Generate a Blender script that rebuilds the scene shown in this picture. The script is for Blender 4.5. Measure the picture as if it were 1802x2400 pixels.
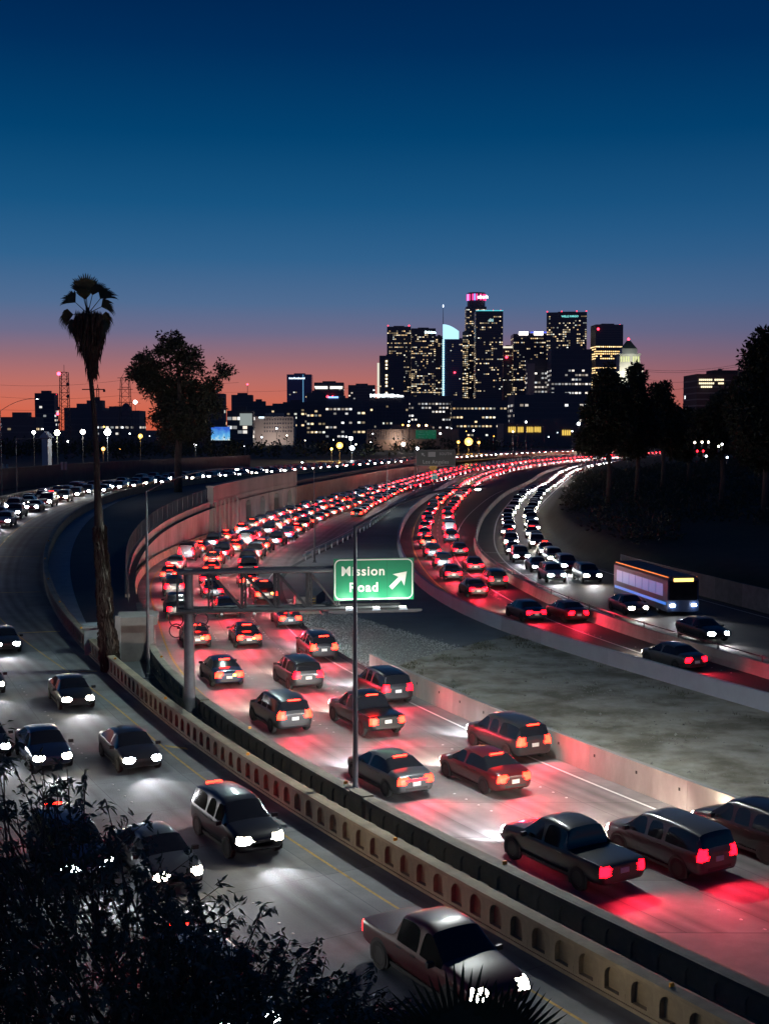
import bpy, bmesh, math, random
from mathutils import Vector, Matrix, noise

for o in list(bpy.data.objects):
    bpy.data.objects.remove(o, do_unlink=True)
random.seed(7)
sc = bpy.context.scene
COL = sc.collection
RAD = math.radians

# ------------------------------------------------------------------ camera
CAM_H = 14.5
FPX = 3000.0                      # focal length in pixels of the 1802 x 2400 photograph
PITCH = math.atan(195.0 / FPX)    # horizon 195 px above the picture's middle
cam_data = bpy.data.cameras.new("camera")
cam = bpy.data.objects.new("camera", cam_data)
COL.objects.link(cam)
cam_data.sensor_fit = 'HORIZONTAL'
cam_data.sensor_width = 24.0
cam_data.lens = 24.0 * FPX / 1802.0
cam_data.clip_start = 0.5
cam_data.clip_end = 30000
cam.location = (0, 0, CAM_H)
cam.rotation_euler = (math.pi / 2 - PITCH, 0, 0)
sc.camera = cam

# ------------------------------------------------------------------ sky
world = bpy.data.worlds.new("World")
sc.world = world
world.use_nodes = True
wn = world.node_tree
wn.nodes.clear()
wout = wn.nodes.new("ShaderNodeOutputWorld")
wbg = wn.nodes.new("ShaderNodeBackground")
wbg.inputs[1].default_value = 1.0
wtc = wn.nodes.new("ShaderNodeTexCoord")
wsep = wn.nodes.new("ShaderNodeSeparateXYZ")
wn.links.new(wtc.outputs['Generated'], wsep.inputs[0])


def s2l(c):
    return tuple((v / 255.0 / 12.92) if v / 255.0 <= 0.04045 else ((v / 255.0 + 0.055) / 1.055) ** 2.4 for v in c) + (1.0,)


def sky_ramp(stops):
    mr = wn.nodes.new("ShaderNodeMapRange")
    mr.inputs['From Min'].default_value = -0.02
    mr.inputs['From Max'].default_value = 0.60
    wn.links.new(wsep.outputs['Z'], mr.inputs['Value'])
    r = wn.nodes.new("ShaderNodeValToRGB")
    r.color_ramp.interpolation = 'LINEAR'
    els = r.color_ramp.elements
    while len(els) > 1:
        els.remove(els[-1])
    for i, (z, c) in enumerate(stops):
        p = (z + 0.02) / 0.62
        e = els[0] if i == 0 else els.new(p)
        e.position = p
        e.color = s2l(c)
    wn.links.new(mr.outputs[0], r.inputs[0])
    return r


# the afterglow in the west (ahead, to the left) and the dull east behind the camera
ramp_w = sky_ramp([(-0.02, (190, 78, 56)), (0.006, (214, 98, 70)), (0.022, (206, 108, 88)), (0.038, (184, 110, 104)), (0.056, (148, 108, 120)),
                   (0.074, (110, 108, 138)), (0.096, (80, 108, 146)), (0.130, (48, 98, 142)), (0.17, (22, 84, 130)),
                   (0.22, (2, 66, 112)), (0.28, (0, 46, 92)), (0.33, (0, 33, 76)), (0.60, (0, 22, 58))])
ramp_e = sky_ramp([(-0.02, (96, 58, 66)), (0.006, (122, 74, 82)), (0.03, (112, 78, 96)), (0.06, (88, 88, 120)), (0.10, (64, 94, 134)), (0.15, (34, 84, 130)),
                   (0.22, (2, 62, 108)), (0.28, (0, 44, 90)), (0.60, (0, 22, 58))])
# how far the direction points to the glow: azimuth of the set sun is left of the middle
vdot = wn.nodes.new("ShaderNodeVectorMath")
vdot.operation = 'DOT_PRODUCT'
wn.links.new(wtc.outputs['Generated'], vdot.inputs[0])
vdot.inputs[1].default_value = (math.sin(RAD(-26)), math.cos(RAD(-26)), 0)
wmr = wn.nodes.new("ShaderNodeMapRange")
wmr.interpolation_type = 'SMOOTHSTEP'
wmr.inputs['From Min'].default_value = 0.50
wmr.inputs['From Max'].default_value = 1.0
wn.links.new(vdot.outputs['Value'], wmr.inputs['Value'])
wmix = wn.nodes.new("ShaderNodeMix")
wmix.data_type = 'RGBA'
wn.links.new(wmr.outputs[0], wmix.inputs['Factor'])
wn.links.new(ramp_e.outputs[0], wmix.inputs[6])
wn.links.new(ramp_w.outputs[0], wmix.inputs[7])
wn.links.new(wmix.outputs[2], wbg.inputs[0])
wn.links.new(wbg.outputs[0], wout.inputs[0])
# the sun has set: no sun lamp; all direct light comes from the lamps and vehicles in the scene

sc.view_settings.view_transform = 'Standard'
sc.view_settings.look = 'None'
sc.view_settings.gamma = 1.0
sc.view_settings.exposure = 0.0
sc.view_settings.use_curve_mapping = False
sc.render.engine = 'CYCLES'
sc.cycles.use_denoising = True
sc.cycles.use_light_tree = True
sc.cycles.max_bounces = 4
sc.cycles.diffuse_bounces = 2
sc.cycles.glossy_bounces = 2
sc.cycles.transmission_bounces = 2
sc.cycles.sample_clamp_indirect = 4.0

# ------------------------------------------------------------------ helpers: materials
MATS = {}


def nodes_of(name):
    m = bpy.data.materials.new(name)
    m.use_nodes = True
    return m, m.node_tree, m.node_tree.nodes['Principled BSDF']


def mat(name, col, rough=0.7, metal=0.0, var=0.0, scale=4.0, bump=0.0, bscale=30.0, col2=None, spec=0.5,
        coat=0.0, stretch=None, rnd=0.0, stain=None, wear=None):
    """base colour varied by noise between col and col2, fine bump, optional per-object shade"""
    if name in MATS:
        return MATS[name]
    m, nt, b = nodes_of(name)
    b.inputs['Roughness'].default_value = rough
    b.inputs['Metallic'].default_value = metal
    b.inputs['Specular IOR Level'].default_value = spec
    if coat:
        b.inputs['Coat Weight'].default_value = coat
        b.inputs['Coat Roughness'].default_value = 0.08
    c1 = tuple(col) + (1,)
    if col2 is None:
        col2 = tuple(max(0, c * (1 - var)) for c in col)
    c2 = tuple(col2) + (1,)
    last = None
    if var or col2 != tuple(col):
        tc = nt.nodes.new("ShaderNodeTexCoord")
        mp = nt.nodes.new("ShaderNodeMapping")
        nt.links.new(tc.outputs['Object'], mp.inputs[0])
        if stretch:
            mp.inputs['Scale'].default_value = stretch
        n = nt.nodes.new("ShaderNodeTexNoise")
        n.inputs['Scale'].default_value = scale
        n.inputs['Detail'].default_value = 8
        n.inputs['Roughness'].default_value = 0.65
        nt.links.new(mp.outputs[0], n.inputs['Vector'])
        rp = nt.nodes.new("ShaderNodeValToRGB")
        rp.color_ramp.elements[0].position = 0.32
        rp.color_ramp.elements[1].position = 0.68
        rp.color_ramp.elements[0].color = c2
        rp.color_ramp.elements[1].color = c1
        nt.links.new(n.outputs['Fac'], rp.inputs[0])
        last = rp.outputs[0]
        if stain:
            n2 = nt.nodes.new("ShaderNodeTexNoise")
            n2.inputs['Scale'].default_value = stain[1]
            n2.inputs['Detail'].default_value = 9
            n2.inputs['Roughness'].default_value = 0.6
            nt.links.new(mp.outputs[0], n2.inputs['Vector'])
            r2 = nt.nodes.new("ShaderNodeValToRGB")
            r2.color_ramp.elements[0].position = 0.45
            r2.color_ramp.elements[1].position = 0.62
            r2.color_ramp.elements[0].color = (0, 0, 0, 1)
            r2.color_ramp.elements[1].color = (1, 1, 1, 1)
            nt.links.new(n2.outputs['Fac'], r2.inputs[0])
            mx = nt.nodes.new("ShaderNodeMix")
            mx.data_type = 'RGBA'
            nt.links.new(r2.outputs[0], mx.inputs['Factor'])
            nt.links.new(last, mx.inputs[6])
            mx.inputs[7].default_value = tuple(stain[0]) + (1,)
            last = mx.outputs[2]
        if wear:
            at = nt.nodes.new("ShaderNodeAttribute")
            at.attribute_name = 'across'

            def mth(op, a_, b_=None):
                q = nt.nodes.new("ShaderNodeMath")
                q.operation = op
                for k_, v_ in enumerate((a_, b_)):
                    if v_ is None:
                        continue
                    if isinstance(v_, (int, float)):
                        q.inputs[k_].default_value = v_
                    else:
                        nt.links.new(v_, q.inputs[k_])
                return q.outputs[0]
            f_ = mth('FRACT', mth('DIVIDE', at.outputs['Fac'], 3.6))
            cen = mth('ABSOLUTE', mth('SUBTRACT', f_, 0.5))            # 0 in the lane's middle
            trk = mth('ABSOLUTE', mth('SUBTRACT', cen, 0.22))          # 0 in the tyre tracks
            nw = nt.nodes.new("ShaderNodeTexNoise")
            nw.inputs['Scale'].default_value = 0.35
            nw.inputs['Detail'].default_value = 6
            nt.links.new(tc.outputs['Object'], nw.inputs['Vector'])
            oil = mth('MULTIPLY', mth('MAXIMUM', mth('SUBTRACT', 1.0, mth('DIVIDE', cen, 0.13)), 0.0), mth('MULTIPLY', nw.outputs['Fac'], 1.6))
            tyr = mth('MULTIPLY', mth('MAXIMUM', mth('SUBTRACT', 1.0, mth('DIVIDE', trk, 0.10)), 0.0), mth('MULTIPLY', nw.outputs['Fac'], 1.1))
            fac = mth('MINIMUM', mth('MAXIMUM', oil, tyr), 0.75)
            mxw = nt.nodes.new("ShaderNodeMix")
            mxw.data_type = 'RGBA'
            nt.links.new(fac, mxw.inputs['Factor'])
            nt.links.new(last, mxw.inputs[6])
            mxw.inputs[7].default_value = tuple(wear) + (1,)
            last = mxw.outputs[2]
        if bump:
            n3 = nt.nodes.new("ShaderNodeTexNoise")
            n3.inputs['Scale'].default_value = bscale
            n3.inputs['Detail'].default_value = 4
            nt.links.new(tc.outputs['Object'], n3.inputs['Vector'])
            bp = nt.nodes.new("ShaderNodeBump")
            bp.inputs['Strength'].default_value = bump
            bp.inputs['Distance'].default_value = 0.03
            nt.links.new(n3.outputs['Fac'], bp.inputs['Height'])
            nt.links.new(bp.outputs[0], b.inputs['Normal'])
    if rnd:
        oi = nt.nodes.new("ShaderNodeObjectInfo")
        mr = nt.nodes.new("ShaderNodeMapRange")
        mr.inputs['To Min'].default_value = 1 - rnd
        mr.inputs['To Max'].default_value = 1 + rnd
        nt.links.new(oi.outputs['Random'], mr.inputs['Value'])
        ml = nt.nodes.new("ShaderNodeVectorMath")
        ml.operation = 'SCALE'
        if last is None:
            ml.inputs[0].default_value = col
        else:
            nt.links.new(last, ml.inputs[0])
        nt.links.new(mr.outputs[0], ml.inputs['Scale'])
        last = ml.outputs[0]
    if last is None:
        b.inputs['Base Color'].default_value = c1
    else:
        nt.links.new(last, b.inputs['Base Color'])
    MATS[name] = m
    return m


def emit(name, col, strength, base=(0.02, 0.02, 0.02)):
    if name in MATS:
        return MATS[name]
    m, nt, b = nodes_of(name)
    b.inputs['Base Color'].default_value = tuple(base) + (1,)
    b.inputs['Emission Color'].default_value = tuple(col) + (1,)
    b.inputs['Emission Strength'].default_value = strength
    b.inputs['Roughness'].default_value = 0.4
    MATS[name] = m
    return m


def emit_cells(name, cols, strength, lo=0.25):
    """lit windows: every window (mesh island) its own tint and brightness"""
    if name in MATS:
        return MATS[name]
    m, nt, b = nodes_of(name)
    b.inputs['Base Color'].default_value = (0.02, 0.02, 0.02, 1)
    b.inputs['Roughness'].default_value = 0.5
    g = nt.nodes.new("ShaderNodeNewGeometry")
    r = nt.nodes.new("ShaderNodeValToRGB")
    els = r.color_ramp.elements
    while len(els) > 1:
        els.remove(els[-1])
    for i, c in enumerate(cols):
        p = i / max(1, len(cols) - 1)
        e = els[0] if i == 0 else els.new(p)
        e.position = p
        e.color = tuple(c) + (1,)
    nt.links.new(g.outputs['Random Per Island'], r.inputs[0])
    nt.links.new(r.outputs[0], b.inputs['Emission Color'])
    w = nt.nodes.new("ShaderNodeTexWhiteNoise")
    w.noise_dimensions = '1D'
    nt.links.new(g.outputs['Random Per Island'], w.inputs['W'])
    pw = nt.nodes.new("ShaderNodeMath")
    pw.operation = 'POWER'
    nt.links.new(w.outputs['Value'], pw.inputs[0])
    pw.inputs[1].default_value = 2.0
    mr = nt.nodes.new("ShaderNodeMapRange")
    mr.inputs['To Min'].default_value = strength * lo
    mr.inputs['To Max'].default_value = strength
    nt.links.new(pw.outputs[0], mr.inputs['Value'])
    nt.links.new(mr.outputs[0], b.inputs['Emission Strength'])
    MATS[name] = m
    return m


# ------------------------------------------------------------------ helpers: objects
def prop(o, label=None, cat=None, group=None, kind=None):
    if label:
        o["label"] = label
    if cat:
        o["category"] = cat
    if group:
        o["group"] = group
    if kind:
        o["kind"] = kind
    return o


def empty(name, loc=(0, 0, 0), rz=0.0, **k):
    o = bpy.data.objects.new(name, None)
    COL.objects.link(o)
    o.location = loc
    o.rotation_euler = (0, 0, rz)
    o.empty_display_size = 0.2
    return prop(o, **k)


def put(name, me, parent=None, loc=(0, 0, 0), rz=0.0, **k):
    o = bpy.data.objects.new(name, me)
    COL.objects.link(o)
    if parent:
        o.parent = parent
    o.location = loc
    o.rotation_euler = (0, 0, rz)
    return prop(o, **k)


class MB:
    """collects faces; mesh() makes one mesh of them"""

    def __init__(s):
        s.v = []
        s.f = []
        s.mi = []
        s.m = 0

    def add(s, vs, fs):
        n = len(s.v)
        s.v.extend(tuple(p) for p in vs)
        for f in fs:
            s.f.append(tuple(i + n for i in f))
            s.mi.append(s.m)

    def quad(s, a, b, c, d):
        s.add((a, b, c, d), ((0, 1, 2, 3),))

    def box(s, c, d, rz=0.0, taper=1.0, M=None):
        x, y, z = d[0] / 2, d[1] / 2, d[2] / 2
        vs = []
        for sz in (-1, 1):
            t = taper if sz > 0 else 1.0
            for sx, sy in ((-1, -1), (1, -1), (1, 1), (-1, 1)):
                px, py = sx * x * t, sy * y * t
                vs.append(Vector((c[0] + px * math.cos(rz) - py * math.sin(rz), c[1] + px * math.sin(rz) + py * math.cos(rz), c[2] + sz * z)))
        if M:
            vs = [M @ v for v in vs]
        s.add(vs, ((3, 2, 1, 0), (4, 5, 6, 7), (0, 1, 5, 4), (1, 2, 6, 5), (2, 3, 7, 6), (3, 0, 4, 7)))

    def tube(s, pts, rads, n=8, caps=True):
        pts = [Vector(p) for p in pts]
        if not hasattr(rads, '__len__'):
            rads = [rads] * len(pts)
        base = len(s.v)
        ref = None
        for i, p in enumerate(pts):
            if i == 0:
                t = pts[1] - p
            elif i == len(pts) - 1:
                t = p - pts[i - 1]
            else:
                t = pts[i + 1] - pts[i - 1]
            t = t.normalized() if t.length > 1e-9 else Vector((0, 0, 1))
            if ref is None:
                ref = Vector((1, 0, 0)) if abs(t.x) < 0.8 else Vector((0, 1, 0))
            u = (ref - t * ref.dot(t)).normalized()
            w = t.cross(u)
            ref = u
            for k in range(n):
                a = 2 * math.pi * k / n
                s.v.append(tuple(p + (u * math.cos(a) + w * math.sin(a)) * rads[i]))
        for i in range(len(pts) - 1):
            for k in range(n):
                a = base + i * n + k
                b = base + i * n + (k + 1) % n
                s.f.append((a, b, b + n, a + n))
                s.mi.append(s.m)
        if caps:
            s.f.append(tuple(base + k for k in reversed(range(n))))
            s.mi.append(s.m)
            e = base + (len(pts) - 1) * n
            s.f.append(tuple(e + k for k in range(n)))
            s.mi.append(s.m)

    def lathe(s, prof, n=16, c=(0, 0, 0), axis='z'):
        base = len(s.v)
        for (r, z) in prof:
            for k in range(n):
                a = 2 * math.pi * k / n
                if axis == 'z':
                    s.v.append((c[0] + r * math.cos(a), c[1] + r * math.sin(a), c[2] + z))
                else:
                    s.v.append((c[0] + r * math.cos(a), c[1] + z, c[2] + r * math.sin(a)))
        for i in range(len(prof) - 1):
            for k in range(n):
                a = base + i * n + k
                b = base + i * n + (k + 1) % n
                s.f.append((a, b, b + n, a + n) if axis == 'z' else (b, a, a + n, b + n))
                s.mi.append(s.m)

    def mesh(s, name, mats, smooth=False):
        me = bpy.data.meshes.new(name)
        me.from_pydata(s.v, [], s.f)
        if not isinstance(mats, (list, tuple)):
            mats = [mats]
        for m in mats:
            me.materials.append(m)
        if len(mats) > 1:
            me.polygons.foreach_set("material_index", s.mi)
        if smooth:
            me.polygons.foreach_set("use_smooth", [True] * len(me.polygons))
            if smooth is not True:
                me.set_sharp_from_angle(angle=RAD(smooth))
        me.update()
        return me

    def obj(s, name, mats, parent=None, smooth=False, **k):
        return put(name, s.mesh(name, mats, smooth), parent, **k)


def copy_tree(root, loc=None, rz=None):
    r = root.copy()
    COL.objects.link(r)
    if loc is not None:
        r.location = loc
    if rz is not None:
        r.rotation_euler = (0, 0, rz)
    for ch in root.children:
        c = ch.copy()
        COL.objects.link(c)
        c.parent = r
        for g in ch.children:
            d = g.copy()
            COL.objects.link(d)
            d.parent = c
    return r


def text_mesh(txt, size, mat_, extrude=0.01, bold=0.0, font_space=1.0, align='CENTER'):
    cu = bpy.data.curves.new("lettering", 'FONT')
    cu.body = txt
    cu.size = size
    cu.extrude = extrude
    cu.offset = bold
    cu.space_character = font_space
    cu.align_x = align
    cu.align_y = 'CENTER'
    cu.resolution_u = 3
    o = bpy.data.objects.new("lettering", cu)
    COL.objects.link(o)
    dg = bpy.context.evaluated_depsgraph_get()
    dg.update()
    me = bpy.data.meshes.new_from_object(o.evaluated_get(dg))
    bpy.data.objects.remove(o, do_unlink=True)
    bpy.data.curves.remove(cu)
    me.materials.clear()
    me.materials.append(mat_)
    return me


# ------------------------------------------------------------------ helpers: from measured picture points to places on the ground
CP, SP = math.cos(PITCH), math.sin(PITCH)


def ray(px, py):
    u, w = (px - 901.0) / FPX, (1200.0 - py) / FPX
    return Vector((u, CP + w * SP, -SP + w * CP))


def at_z(px, py, z=0.0):
    d = ray(px, py)
    t = (z - CAM_H) / d.z
    return Vector((0, 0, CAM_H)) + d * t


def at_y(px, py, Y):
    d = ray(px, py)
    return Vector((0, 0, CAM_H)) + d * (Y / d.y)


def to_px(p):
    v = Vector(p) - Vector((0, 0, CAM_H))
    f = v.y * CP - v.z * SP
    if f < 0.5:
        return (-9999, -9999)
    return (901 + FPX * v.x / f, 1200 - FPX * (v.y * SP + v.z * CP) / f)


def sstep(a, b, x):
    t = min(1, max(0, (x - a) / (b - a)))
    return t * t * (3 - 2 * t)


def lerp(a, b, t):
    return a + (b - a) * t


class Path:
    """a line on the ground, from near to far; y grows along it"""

    def __init__(s, pts, step=2.0, smooth=3):
        pts = [Vector(p) for p in pts]
        # Catmull-Rom
        dense = []
        for i in range(len(pts) - 1):
            p0 = pts[max(i - 1, 0)]
            p1, p2 = pts[i], pts[i + 1]
            p3 = pts[min(i + 2, len(pts) - 1)]
            n = max(2, int((p2 - p1).length / 1.0))
            for k in range(n):
                t = k / n
                dense.append(0.5 * ((2 * p1) + (p2 - p0) * t + (2 * p0 - 5 * p1 + 4 * p2 - p3) * t * t + (3 * p1 - p0 - 3 * p2 + p3) * t ** 3))
        dense.append(pts[-1])
        s.p = s._resample(dense, step)
        for _ in range(smooth):
            q = list(s.p)
            for i in range(1, len(q) - 1):
                a, b = max(0, i - 4), min(len(q), i + 5)
                if i - a != b - 1 - i:
                    w = min(i - a, b - 1 - i)
                    a, b = i - w, i + w + 1
                q[i] = sum(s.p[a:b], Vector()) / (b - a)
            s.p = q
        s.p = s._resample(s.p, step)
        s.L = [0.0]
        for i in range(1, len(s.p)):
            s.L.append(s.L[-1] + (s.p[i] - s.p[i - 1]).length)
        s.len = s.L[-1]

    def _resample(s, pts, step):
        out = [pts[0].copy()]
        acc = 0.0
        for i in range(1, len(pts)):
            a, b = pts[i - 1], pts[i]
            l = (b - a).length
            if l < 1e-9:
                continue
            d = step - acc
            while d <= l:
                out.append(a.lerp(b, d / l))
                d += step
            acc = l - (d - step)
        out.append(pts[-1].copy())
        return out

    def idx(s, d):
        d = min(max(d, 0.0), s.len - 1e-6)
        lo, hi = 0, len(s.L) - 1
        while hi - lo > 1:
            m = (lo + hi) // 2
            if s.L[m] <= d:
                lo = m
            else:
                hi = m
        return lo, (d - s.L[lo]) / max(1e-9, s.L[lo + 1] - s.L[lo])

    def at(s, d, off=0.0, z=0.0):
        """point, tangent; off > 0 is to the left of the way away from the camera"""
        i, t = s.idx(d)
        p = s.p[i].lerp(s.p[i + 1], t)
        a = s.p[max(0, i - 1)]
        b = s.p[min(len(s.p) - 1, i + 2)]
        ta = (s.p[i + 1] - a)
        tb = (b - s.p[i])
        tg = ta.normalized().lerp(tb.normalized(), t)
        tg2 = Vector((tg.x, tg.y, 0)).normalized()
        nl = Vector((-tg2.y, tg2.x, 0))
        return p + nl * off + Vector((0, 0, z)), tg2

    def s_of_y(s, Y):
        for i in range(1, len(s.p)):
            if s.p[i].y >= Y:
                t = (Y - s.p[i - 1].y) / max(1e-9, s.p[i].y - s.p[i - 1].y)
                return lerp(s.L[i - 1], s.L[i], max(0, min(1, t)))
        return s.len

    def x_of_y(s, Y):
        return s.at(s.s_of_y(Y))[0].x


def sweep(mb, path, s0, s1, prof, step=2.0, closed=True, off=None, zf=None, caps=True):
    """profile [(offset, z)] carried along the path"""
    n = max(1, int(round((s1 - s0) / step)))
    k = len(prof)
    base = len(mb.v)
    for i in range(n + 1):
        d = s0 + (s1 - s0) * i / n
        oo = off(d) if off else 0.0
        zz = zf(d) if zf else 0.0
        for (o, z) in prof:
            p, _ = path.at(d, o + oo, z + zz)
            mb.v.append(tuple(p))
    for i in range(n):
        for j in range(k if closed else k - 1):
            a = base + i * k + j
            b = base + i * k + (j + 1) % k
            mb.f.append((b, a, a + k, b + k))
            mb.mi.append(mb.m)
    if closed and caps:
        mb.f.append(tuple(base + j for j in range(k)))
        mb.mi.append(mb.m)
        mb.f.append(tuple(base + n * k + j for j in reversed(range(k))))
        mb.mi.append(mb.m)


# ------------------------------------------------------------------ the lines of the place
def zL(Y):
    """level of the upper (outer) carriageway"""
    return 4.0 * sstep(80, 175, Y)


def solve(px, py, dz):
    z = dz
    p = at_z(px, py, z)
    for _ in range(40):
        z = lerp(z, zL(p.y) + dz, 0.5)
        p = at_z(px, py, z)
    return Vector((p.x, p.y, zL(p.y)))


LP_PX = [(1707, 2396), (1454, 2262), (1200, 2136), (1000, 2026), (852, 1940), (761, 1889), (653, 1828), (508, 1741),
         (400, 1660), (280, 1560), (180, 1477), (130, 1412), (105, 1366), (97, 1303), (108, 1262), (126, 1235), (163, 1198),
         (217, 1172), (300, 1145), (421, 1126), (506, 1116), (690, 1101), (960, 1080), (1200, 1063), (1390, 1055)]
lp = [solve(x, y, 1.05) for x, y in LP_PX]
d0 = (lp[0] - lp[2]).normalized()
lp = [lp[0] + d0 * 40, lp[0] + d0 * 20] + lp
d1 = (lp[-1] - lp[-3]).normalized()
lp += [lp[-1] + d1 * 120, lp[-1] + d1 * 260]
LPATH = Path(lp)

CL_PX1 = [(1802, 2313), (1635, 2237), (1490, 2168), (1345, 2101), (1200, 2034), (1000, 1942), (852, 1867), (761, 1817),
          (635, 1741), (519, 1669), (454, 1622), (400, 1575), (355, 1527)]
CL_PX0 = [(335, 1440), (318, 1395), (312, 1375), (325, 1359), (352, 1329), (400, 1299), (461, 1278), (503, 1261), (569, 1232), (689, 1193)]
cl = [at_z(x, y, 1.0) for x, y in CL_PX1]
for p in cl:
    p.z = 0
cl += [at_z(x, y, 0.0) for x, y in CL_PX0]
d0 = (cl[0] - cl[2]).normalized()
cl = [cl[0] + d0 * 40, cl[0] + d0 * 20] + cl + [Vector((-5, 300, 0)), Vector((5, 350, 0)), Vector((19, 400, 0)), Vector((66, 520, 0)), Vector((130, 640, 0)), Vector((215, 800, 0)), Vector((262, 900, 0))]
CLPATH = Path(cl)

cr = [at_z(x, y, 0.0) for x, y in [(1802, 1975), (1423, 1837), (1251, 1763), (1051, 1671), (890, 1591), (780, 1545), (690, 1464),
                                   (650, 1400), (640, 1370), (652, 1340), (690, 1318), (740, 1298), (860, 1235), (971, 1158)]]
d0 = (cr[0] - cr[2]).normalized()
cr = [cr[0] + d0 * 40, cr[0] + d0 * 20] + cr + [Vector((20, 350, 0)), Vector((34, 400, 0)), Vector((82, 520, 0)), Vector((146, 640, 0)), Vector((231, 800, 0)), Vector((278, 900, 0))]
CRPATH = Path(cr)

r1 = [at_z(x, y, 0.0) for x, y in [(1802, 1667), (1520, 1585), (1380, 1542), (1205, 1493), (1060, 1425), (981, 1372), (937, 1290),
                                   (942, 1245), (966, 1202), (1009, 1168), (1070, 1133)]]
d0 = (r1[0] - r1[1]).normalized()
r1 = [r1[0] + d0 * 70, r1[0] + d0 * 30] + r1 + [Vector((38, 410, 0)), Vector((86, 520, 0)), Vector((150, 640, 0)), Vector((235, 800, 0)), Vector((282, 900, 0))]
R1PATH = Path(r1)

rm = [at_z(x, y, 0.0) for x, y in [(1802, 1590), (1560, 1517), (1380, 1460), (1263, 1403), (1203, 1370), (1158, 1345), (1121, 1308), (1113, 1275),
                                   (1119, 1245), (1137, 1207), (1185, 1161), (1232, 1140)]]
d0 = (rm[0] - rm[1]).normalized()
rm = [rm[0] + d0 * 70, rm[0] + d0 * 30] + rm + [Vector((56, 410, 0)), Vector((104, 520, 0)), Vector((170, 640, 0)), Vector((257, 800, 0)), Vector((304, 900, 0))]
RMPATH = Path(rm)

r2 = [at_z(x, y, 0.0) for x, y in [(1802, 1443), (1558, 1377), (1449, 1347), (1303, 1289), (1262, 1255), (1252, 1229), (1273, 1187), (1336, 1129)]]
d0 = (r2[0] - r2[1]).normalized()
r2 = [r2[0] + d0 * 80, r2[0] + d0 * 40] + r2 + [Vector((68, 410, 0)), Vector((118, 520, 0)), Vector((186, 640, 0)), Vector((275, 800, 0)), Vector((323, 900, 0))]
R2PATH = Path(r2)


def zC(Y):
    """level of the other carriageways: they climb a little in the distance"""
    return 2.2 * sstep(290, 470, Y)


for P_ in (CLPATH, CRPATH, R1PATH, RMPATH, R2PATH):
    for q_ in P_.p:
        q_.z = zC(q_.y)

# ================================================================== materials of the setting
M_CONC_L = mat('road_concrete_pale', (0.20, 0.215, 0.225), 0.85, spec=0.15, var=0.35, scale=0.6, bump=0.25, bscale=14, rnd=0.14, stain=((0.14, 0.145, 0.15), 0.25), wear=(0.075, 0.075, 0.08))
M_CONC_C = mat('road_concrete_warm', (0.27, 0.25, 0.245), 0.7, spec=0.3, var=0.35, scale=0.6, bump=0.2, bscale=14, rnd=0.14, stain=((0.16, 0.15, 0.15), 0.25), wear=(0.085, 0.08, 0.08))
M_ASPH = mat('worn_asphalt', (0.075, 0.068, 0.066), 0.7, spec=0.25, var=0.35, scale=0.8, bump=0.3, bscale=25, stain=((0.05, 0.047, 0.046), 0.2))
M_JOINT = mat('joint_filler', (0.045, 0.045, 0.05), 0.8)
M_WALL = mat('weathered_concrete', (0.30, 0.27, 0.235), 0.8, var=0.35, scale=1.2, bump=0.3, bscale=18, stain=((0.17, 0.15, 0.13), 0.5), stretch=(1, 1, 0.35))
M_PARA = mat('parapet_ochre_concrete', (0.33, 0.265, 0.18), 0.8, var=0.30, scale=1.6, bump=0.3, bscale=22, rnd=0.08, stain=((0.20, 0.16, 0.11), 0.7))
M_PARA2 = mat('parapet_grey_concrete', (0.25, 0.22, 0.175), 0.8, var=0.35, scale=1.4, bump=0.3, bscale=22, rnd=0.10, stain=((0.14, 0.125, 0.10), 0.6))
M_BARR = mat('barrier_concrete', (0.33, 0.31, 0.285), 0.78, var=0.25, scale=1.0, bump=0.2, bscale=16, rnd=0.12, stain=((0.22, 0.20, 0.185), 0.45), stretch=(1, 1, 0.4))
M_BARR_B = mat('painted_barrier', (0.30, 0.33, 0.38), 0.75, var=0.15, scale=0.8, bump=0.15, bscale=16, rnd=0.22)
M_DIRT = mat('bare_dirt', (0.34, 0.325, 0.285), 0.95, scale=0.9, bump=1.0, bscale=5, col2=(0.24, 0.22, 0.17), var=0.4, stain=((0.13, 0.115, 0.085), 0.30))
M_GROUND = mat('dark_ground', (0.045, 0.045, 0.045), 0.95, var=0.4, scale=0.3)
M_ISLAND = mat('old_asphalt', (0.065, 0.07, 0.08), 0.8, var=0.3, scale=0.5, bump=0.2, bscale=12, stain=((0.045, 0.047, 0.052), 0.12))
M_APRON = mat('paved_apron', (0.15, 0.16, 0.17), 0.75, var=0.25, scale=0.35, bump=0.15, bscale=10, stain=((0.10, 0.105, 0.11), 0.1))
M_KERBC = mat('pale_kerb_concrete', (0.30, 0.33, 0.36), 0.8, var=0.25, scale=1.0)
M_GRAVEL = mat('gravel_bed', (0.27, 0.265, 0.25), 0.95, var=0.5, scale=6, bump=0.8, bscale=30)
M_GRASS = mat('dry_grass_ground', (0.05, 0.055, 0.028), 0.95, var=0.4, scale=0.5, bump=0.5, bscale=9)
M_YEL = mat('yellow_road_paint', (0.46, 0.30, 0.06), 0.7, var=0.55, scale=3)
M_WHI = mat('white_road_paint', (0.72, 0.72, 0.70), 0.6, var=0.3, scale=6)
M_STEEL = mat('galvanised_steel', (0.36, 0.39, 0.43), 0.45, metal=0.75, var=0.2, scale=3)
M_POLE = mat('weathered_pole', (0.15, 0.16, 0.18), 0.6, metal=0.3, var=0.25, scale=3)
M_DSTEEL = mat('dark_steel', (0.10, 0.105, 0.115), 0.5, metal=0.6, var=0.2, scale=3)
M_BLACK = mat('hole_black', (0.02, 0.02, 0.02), 0.7)
M_AMBER = mat('amber_reflector', (0.9, 0.38, 0.03), 0.35)
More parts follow.
